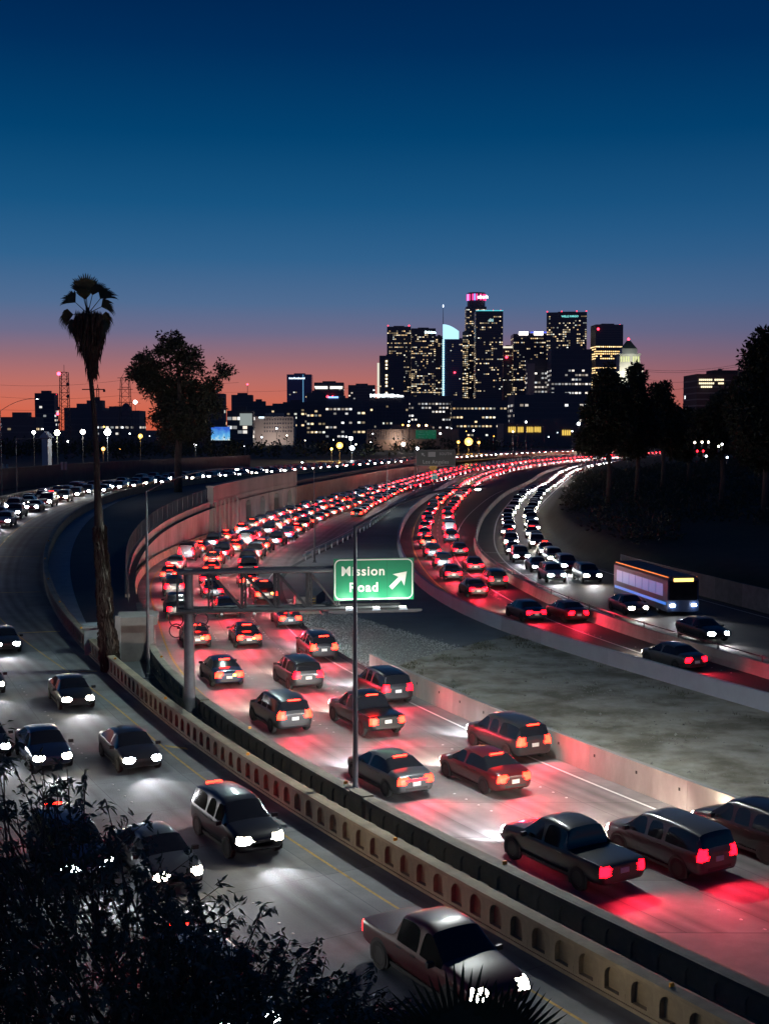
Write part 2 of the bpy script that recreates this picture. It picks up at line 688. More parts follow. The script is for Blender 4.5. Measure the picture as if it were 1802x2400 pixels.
M_GREENS = mat('green_sign_sheeting', (0.0, 0.22, 0.10), 0.45, var=0.12, scale=1.2)
M_WHITES = mat('white_sign_sheeting', (0.85, 0.85, 0.78), 0.45)

# ================================================================== ground and roads
mb = MB()
S = 14000
mb.quad((-S, -2000, -1.2), (S, -2000, -1.2), (S, S, -1.2), (-S, S, -1.2))
mb.obj('ground', M_GROUND, kind='structure')


def rows_mesh(rows, name, m, acr=None):
    """rows of points -> sheet"""
    v, f = [], []
    k = len(rows[0])
    for r in rows:
        v.extend(tuple(p) for p in r)
    for i in range(len(rows) - 1):
        for j in range(k - 1):
            a = i * k + j
            f.append((a, a + 1, a + 1 + k, a + k))
    me = bpy.data.meshes.new(name)
    me.from_pydata(v, [], f)
    me.materials.append(m)
    if acr:
        at = me.attributes.new('across', 'FLOAT', 'POINT')
        at.data.foreach_set('value', [acr(i, j, r[j]) for i, r in enumerate(rows) for j in range(k)])
    me.update()
    return me


def between(pa, pb, ya, yb, n, k, zf=None, da=0.0, db=0.0):
    """sheet between two lines of the place, rows by distance"""
    rows = []
    for i in range(n + 1):
        Y = lerp(ya, yb, i / n)
        xa, xb = pa.x_of_y(Y) + da, pb.x_of_y(Y) + db
        rows.append([Vector((lerp(xa, xb, j / k), Y, zf(Y, j / k) if zf else 0.0)) for j in range(k + 1)])
    return rows


def band(path, s0, s1, o0, o1, step=3.0, k=1, z=0.0):
    rows = []
    n = max(1, int((s1 - s0) / step))
    for i in range(n + 1):
        d = lerp(s0, s1, i / n)
        rows.append([path.at(d, lerp(o0, o1, j / k), z)[0] for j in range(k + 1)])
    return rows


LW = 14.2      # width of the outer carriageway


def sh_l(d):
    """inner shoulder of the outer carriageway, wider in the bend"""
    Y = LPATH.at(d)[0].y
    return 1.4 + 3.6 * sstep(62, 112, Y) * (1 - 0.55 * sstep(170, 240, Y))


def acr_l(s0, s1, n, o0, o1, k):
    return lambda i, j, p: lerp(o0, o1, j / k) - sh_l(lerp(s0, s1, i / max(1, n))) + 36.0


def acr_c(i, j, p):
    return (p.x - CLPATH.x_of_y(p.y)) * 0.93 - 1.1 + 36.0


# --- outer carriageway (headlights coming on)
road_l = put('outer_carriageway', rows_mesh(band(LPATH, 0, LPATH.len, -0.3, LW + 0.4, 3, 4, -0.04), 'outer_carriageway', M_JOINT), kind='structure')
S_FARL = LPATH.s_of_y(132)
S_NEARL = LPATH.s_of_y(26)
cols = [0.02, 2.0, 5.6, 9.2, 12.8, LW]
s = S_NEARL
i = 0
while s < S_FARL - 0.1:
    e = min(s + 4.6, S_FARL)
    for j in range(5):
        put('road_slab', rows_mesh(band(LPATH, s + 0.012, e - 0.012, cols[j] + 0.010, cols[j + 1] - 0.010, 2.3, 4), 'road_slab', M_CONC_L, acr_l(s, e, max(1, int((e - s - 0.024) / 2.3)), cols[j], cols[j + 1], 4)), road_l)
    s = e
put('far_surface', rows_mesh(band(LPATH, S_FARL + 0.02, LPATH.len, 0.02, LW, 3, 16), 'far_surface', M_CONC_L, acr_l(S_FARL, LPATH.len, int((LPATH.len - S_FARL - 0.02) / 3), 0, LW, 16)), road_l)
put('near_surface', rows_mesh(band(LPATH, 0, S_NEARL - 0.02, 0.02, LW, 3, 3), 'near_surface', M_CONC_L), road_l)

# --- middle carriageway (tail lights going away)
road_c = put('middle_carriageway', rows_mesh(between(CLPATH, CRPATH, 8, 880, 300, 4, lambda Y, u: zC(Y) - 0.04, -0.3, 0.5), 'middle_carriageway', M_JOINT), kind='structure')
Y = 36.0
while Y < 112:
    e = Y + 4.3
    for j in range(4):
        rows = []
        for q in range(3):
            yy = lerp(Y + 0.014, e - 0.014, q / 2)
            xa, xb = CLPATH.x_of_y(yy), CRPATH.x_of_y(yy)
            rows.append([Vector((lerp(lerp(xa, xb, j / 4) + 0.012, lerp(xa, xb, (j + 1) / 4) - 0.012, w_ / 4), yy, 0)) for w_ in range(5)])
        put('road_slab', rows_mesh(rows, 'road_slab', M_CONC_C, acr_c), road_c)
    Y = e
put('far_surface', rows_mesh(between(CLPATH, CRPATH, Y + 0.02, 880, 300, 18, lambda Y, u: zC(Y)), 'far_surface', M_CONC_C, acr_c), road_c)
put('near_surface', rows_mesh(between(CLPATH, CRPATH, 8, 35.98, 20, 2), 'near_surface', M_CONC_C), road_c)

# --- ramp pair on the other side of the dirt field
road_r1 = put('ramp_carriageway', rows_mesh(between(R1PATH, RMPATH, 36, 880, 320, 4, lambda Y, u: zC(Y)), 'ramp_carriageway', M_ASPH), kind='structure')
road_r2 = put('inner_ramp_carriageway', rows_mesh(between(RMPATH, R2PATH, 36, 880, 320, 4, lambda Y, u: zC(Y)), 'inner_ramp_carriageway', M_ASPH, ), kind='structure')
for q in road_r2.data.vertices:
    q.co.z += 0.004

# --- dirt field, paved apron, gravel between middle carriageway and ramp
def yline(u):
    return lerp(75.5, 89.5, u)


rows = []
for i in range(61):
    r = []
    for j in range(41):
        u = j / 40
        Y = lerp(30, yline(u), i / 60)
        xa, xb = CRPATH.x_of_y(Y) + 0.35, R1PATH.x_of_y(Y) - 0.3
        x = lerp(xa, xb, u)
        h = 0.15 * math.sin(math.pi * u) + 0.10 * noise.noise(Vector((x * 0.3, Y * 0.3, 0))) * math.sin(math.pi * u)
        h += 0.05 * noise.noise(Vector((x * 1.3, Y * 1.3, 4))) * min(1, 8 * u * (1 - u))
        r.append(Vector((x, Y, 0.02 + h)))
    rows.append(r)
dirt = put('dirt_field', rows_mesh(rows, 'dirt_field', M_DIRT), kind='structure')
dirt.data.polygons.foreach_set("use_smooth", [True] * len(dirt.data.polygons))
rows = []
for i in range(101):
    r = []
    for j in range(9):
        u = j / 8
        Y = lerp(yline(u), 346, (i / 100) ** 1.6)
        r.append(Vector((lerp(CRPATH.x_of_y(Y) + 0.52, R1PATH.x_of_y(Y) - 0.02, u), Y, zC(Y) - 0.006)))
    rows.append(r)
put('paved_apron', rows_mesh(rows, 'paved_apron', M_APRON), kind='structure')
# gravel: bed plus scattered stones
def gravel_edge(Y):
    return lerp(0.62, 0.24, sstep(77, 108, Y))


rows = []
for i in range(31):
    r = []
    for j in range(9):
        u0 = j / 8
        Y = lerp(yline(0.5 * u0) + 0.1, 108, i / 30)
        u = gravel_edge(Y) * u0
        r.append(Vector((lerp(CRPATH.x_of_y(Y) + 0.5, R1PATH.x_of_y(Y), u), Y, 0.004 + 0.03 * math.sin(math.pi * u0))))
    rows.append(r)
gb = put('gravel_bed', rows_mesh(rows, 'gravel_bed', M_GRAVEL), label='bed of grey gravel beside the sign gantry', kind='stuff', cat='gravel')
mb = MB()
for _ in range(9000):
    Y = 76 + 32 * random.random() ** 1.2
    u0 = random.random()
    if Y < yline(0.5 * u0) + 0.2:
        continue
    u = gravel_edge(Y) * (u0 + random.gauss(0, 0.05))
    if u < 0.0:
        continue
    x = lerp(CRPATH.x_of_y(Y) + 0.5, R1PATH.x_of_y(Y), u)
    r = random.uniform(0.03, 0.085)
    a = random.random() * 3
    pts = [Vector((x + r * math.cos(a + k * 1.571) * random.uniform(.7, 1.1), Y + r * math.sin(a + k * 1.571) * random.uniform(.7, 1.1), 0.01)) for k in range(4)]
    t = Vector((x, Y, 0.012 + r * random.uniform(0.6, 1.0)))
    mb.add(pts + [t], ((0, 1, 4), (1, 2, 4), (2, 3, 4), (3, 0, 4)))
mb.obj('gravel_stones', mat('gravel_stone', (0.55, 0.54, 0.51), 0.9, var=0.7, scale=9), gb, kind='stuff')
# litter and clods on the dirt
mb = MB()
for _ in range(4200):
    u = random.random()
    Y = lerp(44, yline(u) - 0.6, random.random())
    x = lerp(CRPATH.x_of_y(Y) + 0.7, R1PATH.x_of_y(Y) - 0.6, u)
    r = random.uniform(0.02, 0.07) if random.random() < 0.95 else random.uniform(0.08, 0.2)
    a = random.random() * 3
    zz = 0.02 + 0.15 * math.sin(math.pi * u)
    pts = [Vector((x + r * math.cos(a + k * 1.257) * random.uniform(.6, 1.2), Y + r * math.sin(a + k * 1.257) * random.uniform(.6, 1.2), zz - 0.05)) for k in range(5)]
    t = Vector((x, Y, zz + r * random.uniform(0.3, 0.7)))
    mb.add(pts + [t], tuple((k, (k + 1) % 5, 5) for k in range(5)))
mb.obj('dirt_clods', mat('clod', (0.34, 0.32, 0.28), 0.95, var=0.8, scale=3), kind='stuff', label='scattered stones and clods lying on the bare dirt field', cat='stones')

random.seed(77)
mb = MB()
for _ in range(900):
    if random.random() < 0.6:
        u = random.choice([random.uniform(0.03, 0.16), random.uniform(0.86, 0.97)])
        Y = random.uniform(46, yline(u) - 0.5)
    else:
        u = random.random()
        Y = yline(u) - abs(random.gauss(0, 2.0)) - 0.3
    if noise.noise(Vector((u * 9, Y * 0.22, 3))) < -0.02:
        continue
    x = lerp(CRPATH.x_of_y(Y) + 0.5, R1PATH.x_of_y(Y) - 0.5, u)
    for k in range(random.randint(4, 9)):
        a = random.uniform(0, 6.28)
        r = random.uniform(0.04, 0.22)
        h = random.uniform(0.05, 0.22)
        c_ = Vector((x + random.gauss(0, .12), Y + random.gauss(0, .12), 0.02 + 0.15 * math.sin(math.pi * u)))
        t_ = c_ + Vector((math.cos(a) * r, math.sin(a) * r, h))
        sd_ = Vector((-math.sin(a), math.cos(a), 0)) * 0.018
        mb.add([c_ - sd_, c_ + sd_, t_], ((0, 1, 2),))
mb.obj('dry_weeds', mat('dry_weed', (0.11, 0.10, 0.055), 0.9, var=0.5, scale=2), kind='stuff', label='low dry weeds along the edges of the dirt field', cat='weeds')

# --- island between the outer carriageway and the middle one
def z_island(Y, u):
    return lerp(-0.25, zL(Y) - 0.05, sstep(66, 88, Y))


isl = put('island_ground', rows_mesh(between(LPATH, CLPATH, 12, 470, 200, 6, z_island, 0.25, -0.25), 'island_ground', M_ISLAND), kind='structure')
# pale strip of pavement along the parapet where the island widens
s0, s1 = LPATH.s_of_y(83), LPATH.s_of_y(205)
rows = []
for i in range(61):
    d = lerp(s0, s1, i / 60)
    w = 0.5 + 1.5 * math.sin(math.pi * (i / 60) ** 0.7)
    r = []
    for j in range(3):
        p, _ = LPATH.at(d, -0.42 - w * j / 2, 0)
        p.z = z_island(p.y, 0) + 0.035
        r.append(p)
    rows.append(r)
put('island_kerb_strip', rows_mesh(rows, 'island_kerb_strip', M_KERBC), kind='structure')

# --- land beyond the outer carriageway and under the city
rows = []
for i in range(61):
    d = lerp(LPATH.s_of_y(60), LPATH.len, i / 60)
    rows.append([LPATH.at(d, LW + 0.3 + o, -0.07)[0] for o in (0, 8, 40, 140, 400)])
put('outer_verge', rows_mesh(rows, 'outer_verge', M_GROUND), kind='structure')
# --- rising ground beyond the inner ramp
def z_hill(t, Y):
    return 0.0 if t < 1.5 else (2.0 * sstep(1.5, 4, t) + 0.10 * max(0, t - 3) + 0.4 * noise.noise(Vector((t * .08, Y * .05, 0))))


rows = []
for i in range(91):
    Y = lerp(30, 640, (i / 90) ** 1.5)
    r = []
    xr = R2PATH.x_of_y(Y)
    for t in (0.0, 1.2, 2.2, 3.2, 4.5, 8, 14, 22, 34, 50, 80, 140, 240):
        r.append(Vector((xr + t, Y, zC(Y) - 0.02 + z_hill(t, Y) * (1.0 if Y > 90 else 1.0))))
    rows.append(r)
hill = put('hillside', rows_mesh(rows, 'hillside', M_GRASS), kind='structure')
hill.data.polygons.foreach_set("use_smooth", [True] * len(hill.data.polygons))

# --- bluff the photograph is taken from
rows = []
for i in range(31):
    s = lerp(0, LPATH.s_of_y(120), i / 30)
    r = []
    for o, z in ((LW + 0.5, -0.02), (LW + 0.6, 3.2), (LW + 1.0, 3.3), (LW + 4, 6.3), (LW + 7, 8.0), (LW + 12, 9.0), (LW + 40, 10.5), (LW + 120, 12)):
        p, _ = LPATH.at(s, o, 0)
        f = 1 - sstep(38, 75, p.y)
        p.z = lerp(zL(p.y) - 0.05, z, f)
        r.append(p)
    rows.append(r)
put('bluff', rows_mesh(rows, 'bluff', M_GRASS), kind='structure')


# ------------------------------------------------------------------ paint
def line_strip(name, path, s0, s1, off, w, m, parent, z=0.006, step=2.0, offf=None):
    mb = MB()
    sweep(mb, path, s0, s1, [(off - w / 2, z), (off + w / 2, z)], step, closed=False, off=offf)
    return mb.obj(name, m, parent)


line_strip('yellow_edge_line', LPATH, S_NEARL, LPATH.len - 5, 0, 0.10, M_YEL, road_l, offf=sh_l)
line_strip('white_edge_line', LPATH, S_NEARL, LPATH.len - 5, 13.3, 0.13, M_WHI, road_l)
for yy in (57.5, 76, 90, 107, 126, 147):
    d = LPATH.s_of_y(yy)
    w = sh_l(d)
    mb = MB()
    a, t = LPATH.at(d, 0.5, 0.007)
    b, _ = LPATH.at(d + (0.9 if yy < 70 else 0.3), w - 0.15, 0.007)
    hw = t * (0.22 if yy < 70 else 0.14)
    mb.quad(a - hw, a + hw, b + hw, b - hw)
    mb.obj('yellow_cross_mark', M_YEL, road_l)
line_strip('yellow_edge_line', CLPATH, CLPATH.s_of_y(30), CLPATH.s_of_y(330), -1.1, 0.12, M_YEL, road_c)
line_strip('white_edge_line', CRPATH, CRPATH.s_of_y(30), CRPATH.s_of_y(128), 0.9, 0.13, M_WHI, road_c)
line_strip('white_edge_line', CRPATH, CRPATH.s_of_y(150), CRPATH.s_of_y(420), 1.6, 0.13, M_WHI, road_c)
line_strip('yellow_edge_line', R1PATH, R1PATH.s_of_y(38), R1PATH.s_of_y(420), -1.6, 0.14, M_YEL, road_r1)
line_strip('white_edge_line', RMPATH, RMPATH.s_of_y(80), RMPATH.s_of_y(300), 2.8, 0.13, M_WHI, road_r1)
line_strip('white_edge_line', RMPATH, RMPATH.s_of_y(50), RMPATH.s_of_y(420), -2.4, 0.16, M_WHI, road_r2, z=0.012)
line_strip('white_edge_line', R2PATH, R2PATH.s_of_y(80), R2PATH.s_of_y(420), 0.8, 0.13, M_WHI, road_r2, z=0.012)
# hatch marks across the inner ramp's shoulder
for yy in (118, 128, 139, 150):
    mb = MB()
    a = Vector((RMPATH.x_of_y(yy) + 0.9, yy, 0.013))
    b = Vector((RMPATH.x_of_y(yy - 1.5) + 3.4, yy - 1.5, 0.013))
    hw = Vector((0, 0.12, 0))
    mb.quad(a - hw, b - hw, b + hw, a + hw)
    mb.obj('white_hatch_mark', M_WHI, road_r2)


def dots(name, path, s0, s1, off, parent, offf=None, cycle=7.3):
    """raised round lane markers, four to a group"""
    mb = MB()
    s = s0
    while s < s1:
        for k in range(4):
            p, _ = path.at(s + k * 0.9, off + (offf(s) if offf else 0), 0)
            mb.lathe([(0.06, 0.0), (0.045, 0.014), (0.0, 0.02)], 6, p + Vector((0, 0, 0.002)))
        s += cycle
    mb.obj(name, M_WHI, parent, kind='stuff')


for k in (1, 2, 3):
    dots('lane_markers', LPATH, S_NEARL, LPATH.s_of_y(150), 3.6 * k, road_l, sh_l if k < 3 else None)
for k in (1, 2):
    dots('lane_markers', CLPATH, CLPATH.s_of_y(33), CLPATH.s_of_y(230), -1.1 - 3.55 * k, road_c)
dots('lane_markers', R1PATH, R1PATH.s_of_y(60), R1PATH.s_of_y(260), -5.0, road_r1)


# ------------------------------------------------------------------ parapets with arched panels
def arch_bay(name, L, H, T, aw, a0, a1, depth, m):
    """panel L long, H high, T thick; arched recess on the +y face"""
    mb = MB()
    x0, x1 = -L / 2, L / 2
    yf = T
    r = aw / 2
    n = 8
    arc = [(-r, a0), (-r, a1)] + [(-r * math.cos(math.pi * k / n), a1 + r * math.sin(math.pi * k / n)) for k in range(1, n)] + [(r, a1), (r, a0)]
    f = lambda x, z, y=yf: (x, y, z)
    mb.quad(f(x0, 0), f(x0, H), f(-r, H), f(-r, 0))
    mb.quad(f(r, 0), f(r, H), f(x1, H), f(x1, 0))
    mb.quad(f(-r, 0), f(-r, a0), f(r, a0), f(r, 0))
    for k in range(1, len(arc) - 2):
        (xa, za), (xb, zb) = arc[k], arc[k + 1]
        mb.quad(f(xa, za), f(xa, H), f(xb, H), f(xb, zb))
    for k in range(len(arc)):
        (xa, za), (xb, zb) = arc[k], arc[(k + 1) % len(arc)]
        mb.quad(f(xa, za), f(xb, zb), f(xb, zb, yf - depth), f(xa, za, yf - depth))
    mb.add([f(x, z, yf - depth) for x, z in arc], (tuple(range(len(arc))),))
    mb.quad((x0, 0, 0), (x1, 0, 0), (x1, 0, H), (x0, 0, H))
    return mb.mesh(name, m)


def parapet(label, path, s0, s1, pitch, base_off, T, H, m, aw, depth, zf=None, gaps=(), cap=0.06):
    root = empty('parapet', path.at(s0, base_off)[0], label=label, cat='parapet')
    root.location = (0, 0, 0)
    bay = arch_bay('arched_panel', pitch - 0.004, H - 0.12, T, aw, 0.20, H - 0.12 - 0.10 - aw / 2, depth, m)
    s = s0 + pitch / 2
    while s < s1:
        if not any(a < s < b for a, b in gaps):
            p, t = path.at(s, base_off, 0)
            put('arched_panel', bay, root, p, math.atan2(t.y, t.x))
        s += pitch
    segs = []
    a = s0
    for g in gaps:
        segs.append((a, g[0]))
        a = g[1]
    segs.append((a, s1))
    for a, b in segs:
        mb = MB()
        sweep(mb, path, a, b, [(base_off - cap, H - 0.118), (base_off - cap, H - 0.02), (base_off + 0.05, H), (base_off + T - 0.05, H),
                               (base_off + T + cap, H - 0.02), (base_off + T + cap, H - 0.118)])
        mb.obj('coping', m, root)
        mb = MB()
        sweep(mb, path, a, b, [(base_off - 0.04, -0.5), (base_off - 0.04, 0.10), (base_off + T + 0.05, 0.10), (base_off + T + 0.08, -0.5)])
        mb.obj('plinth', m, root)
    return root


sA, sB = LPATH.s_of_y(27), LPATH.s_of_y(245)
par_l = parapet('ochre concrete parapet with arched panels curving along the outer carriageway', LPATH, sA, sB, 1.0, -0.36, 0.34, 1.05, M_PARA, 0.56, 0.15)
mb = MB()
sweep(mb, LPATH, sB, LPATH.len - 2, [(-0.36, -0.5), (-0.36, 1.0), (-0.02, 1.0), (-0.02, -0.5)], 4)
mb.obj('far_wall', M_PARA, par_l)
gap1 = (CLPATH.s_of_y(63.0), CLPATH.s_of_y(63.0) + 0.35)
gap2 = (CLPATH.s_of_y(46.3), CLPATH.s_of_y(46.3) + 1.0)
par_c = parapet('grey concrete parapet with blind arches between the ditch and the red tail lights', CLPATH, CLPATH.s_of_y(24), CLPATH.s_of_y(99), 1.0, 0.02, 0.36, 1.0,
                M_PARA2, 0.55, 0.08, gaps=(gap2, gap1))
# a plain pier at the lamp post
mb = MB()
p, t = CLPATH.at(gap2[0] + 0.5, 0.2, 0.45)
mb.box(p, (0.98, 0.5, 1.2), math.atan2(t.y, t.x))
mb.obj('pier', M_PARA2, par_c)
for path, par, off, spots in ((LPATH, par_l, -0.17, range(30, 140, 11)), (CLPATH, par_c, 0.12, range(30, 100, 9))):
    for yy in spots:
        p, t = path.at(path.s_of_y(yy), off, 0)
        mb = MB()
        H = 1.05 if par is par_l else 1.0
        mb.box((0, 0, 0.05), (0.05, 0.13, 0.10))
        put('reflector', mb.mesh('reflector', M_AMBER), par, p + Vector((0, 0, H)), math.atan2(t.y, t.x))

# far balustrade on the outside of the outer carriageway
s0, s1 = LPATH.s_of_y(120), LPATH.s_of_y(300)
bal = empty('balustrade', label='low concrete balustrade on the far side of the outer carriageway bend', cat='balustrade')
bay = arch_bay('arched_panel', 1.49, 0.85, 0.3, 0.85, 0.18, 0.42, 0.12, M_WALL)
s = s0
while s < LPATH.s_of_y(235):
    p, t = LPATH.at(s, LW + 0.35, 0)
    put('arched_panel', bay, bal, p, math.atan2(t.y, t.x) + math.pi)
    s += 1.5
mb = MB()
sweep(mb, LPATH, s0, s1, [(LW + 0.0, 0.85), (LW + 0.0, 1.0), (LW + 0.42, 1.0), (LW + 0.42, 0.85)])
mb.obj('coping', M_WALL, bal)
mb = MB()
sweep(mb, LPATH, LPATH.s_of_y(236), LPATH.len - 3, [(LW + 0.05, -0.3), (LW + 0.05, 0.85), (LW + 0.38, 0.85), (LW + 0.38, -0.3)], 4)
mb.obj('far_wall', M_WALL, bal)


# ------------------------------------------------------------------ walls built of panels
def wall_panels(name, label, path, s0, s1, prof, L, m, parent_name='wall_panel', gap=0.02, jitter=0.0):
    root = empty(name, label=label, cat='wall')
    s = s0
    while s < s1 - 0.5:
        l = L * random.uniform(1 - jitter, 1 + jitter)
        e = min(s + l, s1)
        mb = MB()
        sweep(mb, path, s + gap / 2, e - gap / 2, prof, 2.0)
        mb.obj(parent_name, m, root)
        s = e
    return root


jersey = [(-0.02, -0.3), (-0.02, 0.25), (-0.12, 0.40), (-0.17, 1.02), (-0.36, 1.02), (-0.42, 0.3), (-0.42, -0.3)]
w_cr = wall_panels('concrete_wall', 'long pale concrete wall with drain holes between tail lights and dirt field', CRPATH, CRPATH.s_of_y(26), CRPATH.s_of_y(75.3),
                   [(-0.02, -0.3), (-0.06, 1.15), (-0.32, 1.15), (-0.34, -0.3)], 6.2, M_BARR)
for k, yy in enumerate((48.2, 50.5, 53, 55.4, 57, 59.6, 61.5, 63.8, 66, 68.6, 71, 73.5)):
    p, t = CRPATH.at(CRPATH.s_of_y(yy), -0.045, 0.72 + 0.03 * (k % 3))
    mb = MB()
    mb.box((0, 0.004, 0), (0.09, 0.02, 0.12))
    put('drain_hole', mb.mesh('drain_hole', M_BLACK), w_cr, p, math.atan2(t.y, t.x))  # solid black block, paints the dark inside of an open hole
w_r1 = wall_panels('ramp_barrier', 'blue grey painted concrete barrier above the dirt field along the ramp', R1PATH, R1PATH.s_of_y(40), R1PATH.s_of_y(345),
                   [(0.34, -0.3), (0.30, 0.98), (0.06, 0.98), (0.02, -0.3)], 9.0, M_BARR_B, jitter=0.35)
w_rm = wall_panels('median_barrier', 'grey concrete median barrier with thin steel rail between the two ramps', RMPATH, RMPATH.s_of_y(45), RMPATH.s_of_y(420),
                   [(0.28, -0.1), (0.12, 0.35), (0.09, 0.85), (-0.09, 0.85), (-0.12, 0.35), (-0.28, -0.1)], 12.0, M_BARR)
s = RMPATH.s_of_y(70)
mb = MB()
while s < RMPATH.s_of_y(190):
    p, t = RMPATH.at(s, 0, 0.85)
    pm = MB()
    pm.box((0, 0, 0.2), (0.07, 0.07, 0.42))
    put('rail_post', pm.mesh('rail_post', M_DSTEEL), w_rm, p, math.atan2(t.y, t.x))
    s += 4.6
sweep(mb, RMPATH, RMPATH.s_of_y(70), RMPATH.s_of_y(190), [(-0.03, 1.14), (-0.03, 1.19), (0.03, 1.19), (0.03, 1.14)])
mb.obj('rail', M_DSTEEL, w_rm)

# guard rail at the right edge of the middle carriageway beyond the gore
g = empty('guard_rail', label='steel guard rail on posts curving up from the crash cushion', cat='guard rail')
mb = MB()
sweep(mb, CRPATH, CRPATH.s_of_y(140), CRPATH.s_of_y(420), [(-0.30, 0.45), (-0.26, 0.52), (-0.30, 0.60), (-0.26, 0.68), (-0.30, 0.75), (-0.34, 0.75), (-0.34, 0.45)])
mb.obj('beam', M_STEEL, g)
s = CRPATH.s_of_y(141)
post = MB()
post.box((0, 0, 0.38), (0.12, 0.12, 0.80))
post = post.mesh('post', M_STEEL)
while s < CRPATH.s_of_y(260):
    p, t = CRPATH.at(s, -0.42, 0)
    put('post', post, g, p, math.atan2(t.y, t.x))
    s += 3.8

# retaining wall with chain fence and low kerb wall on the left of the middle carriageway
def ret_top(d):
    Y = CLPATH.at(d)[0].y
    return max(0.9, zL(Y) + 0.75 * sstep(100, 125, Y))


ret = empty('retaining_wall', label='curved retaining wall with wire fence on top behind the sign gantry column', cat='wall')
s = CLPATH.s_of_y(105)
sE = CLPATH.s_of_y(171)
while s < sE:
    e = min(s + 4.0, sE)
    mb = MB()
    n = 3
    base = len(mb.v)
    for i in range(n + 1):
        d = lerp(s + 0.012, e - 0.012, i / n)
        h = ret_top(d)
        for o, z in ((0.90, -0.2), (0.75, h), (1.15, h), (1.15, -0.2)):
            p, _ = CLPATH.at(d, o, 0)
            p.z = z
            mb.v.append(tuple(p))
    for i in range(n):
        for j in range(4):
            a, b = i * 4 + j, i * 4 + (j + 1) % 4
            mb.f.append((b, a, a + 4, b + 4))
            mb.mi.append(0)
    mb.f += [(0, 1, 2, 3), (n * 4 + 3, n * 4 + 2, n * 4 + 1, n * 4)]
    mb.mi += [0, 0]
    mb.obj('wall_panel', M_WALL, ret)
    s = e
kb = wall_panels('kerb_wall', 'low sandy concrete kerb wall at the foot of the curved retaining wall', CLPATH, CLPATH.s_of_y(112), CLPATH.s_of_y(172),
                 [(0.05, -0.1), (0.22, 0.75), (0.45, 0.75), (0.5, -0.1)], 8.0, M_PARA)
fence = empty('wire_fence', label='wire fence on steel posts along the top of the retaining wall', cat='fence')
s = CLPATH.s_of_y(100)
pm = MB()
pm.tube([(0, 0, 0), (0, 0, 1.75)], 0.035, 6)
pm = pm.mesh('post', M_DSTEEL)
fpts = []
while s < CLPATH.s_of_y(172):
    p, t = CLPATH.at(s, 1.0, 0)
    p.z = ret_top(s)
    put('post', pm, fence, p)
    fpts.append(p)
    s += 2.6
mb = MB()
for a, b in zip(fpts, fpts[1:]):
    up = Vector((0, 0, 1))
    for z in (0.06, 1.70):
        mb.tube([a + up * z, b + up * z], 0.02, 4, False)
mb.obj('rail', M_DSTEEL, fence)
mb = MB()
for a, b in zip(fpts, fpts[1:]):
    L = (b - a).length
    n = 9
    for k in range(-n, n):
        # crossing wires of the mesh
        for sg in (1, -1):
            t0, t1 = k / n, k / n + 1.6 / L
            if sg < 0:
                t0, t1 = t1, t0
            z0, z1 = 0.06, 1.70
            pts = []
            for t, z in ((t0, z0), (t1, z1)):
                pts.append((t, z))
            (ta, za), (tb, zb) = pts
            # clip to 0..1
            def clip(ta, za, tb, zb):
                if ta > tb:
                    ta, za, tb, zb = tb, zb, ta, za
                if tb <= 0 or ta >= 1:
                    return None
                if ta < 0:
                    za = lerp(za, zb, (0 - ta) / (tb - ta)); ta = 0
                if tb > 1:
                    zb = lerp(za, zb, (1 - ta) / (tb - ta)); tb = 1
                return ta, za, tb, zb
            c = clip(ta, za, tb, zb)
            if c:
                pa = a.lerp(b, c[0]) + up * c[1]
                pb = a.lerp(b, c[2]) + up * c[3]
                mb.tube([pa, pb], 0.008, 3, False)
mb.obj('wire_mesh', M_DSTEEL, fence, kind='stuff')

# high wall with pilasters and four arched openings: the old bridge abutment
M_ABUT = mat('abutment_concrete', (0.27, 0.225, 0.21), 0.82, var=0.3, scale=0.6, bump=0.25, bscale=10, stain=((0.17, 0.145, 0.14), 0.3), stretch=(1, 1, 0.4))
ab = empty('bridge_abutment', label='tall concrete abutment with pilasters and four arched openings beside the jam', cat='bridge')
s0, s1 = CLPATH.s_of_y(172), CLPATH.s_of_y(236)
off = 0.5
def wall_block(name, sa, sb, z0, z1, o0, o1, m, parent):
    mb = MB()
    sweep(mb, CLPATH, sa, sb, [(o0, z0), (o0, z1), (o1, z1), (o1, z0)], 3)
    return mb.obj(name, m, parent)


zt = 6.6
sArch = s0 + 20
wall_block('wall', s0, sArch, -0.2, zt, off, off + 0.8, M_ABUT, ab)
wall_block('upper_wall', sArch + 0.01, s1, 4.2, zt, off, off + 0.8, M_ABUT, ab)
wall_block('cornice', s0 + 0.02, s1 - 0.02, zt, zt + 0.25, off - 0.15, off + 0.95, M_ABUT, ab)
wall_block('string_course', s0 + 0.02, s1 - 0.02, 4.6, 4.8, off - 0.10, off - 0.002, M_ABUT, ab)
n_open = 4
pitch = (s1 - sArch - 1.0) / n_open
for k in range(n_open + 1):
    a = sArch + 0.01 + k * pitch
    wall_block('pier', a, a + 1.0 + (4.0 if 0 else 0), -0.2, 4.195, off - 0.05, off + 2.2, M_ABUT, ab)
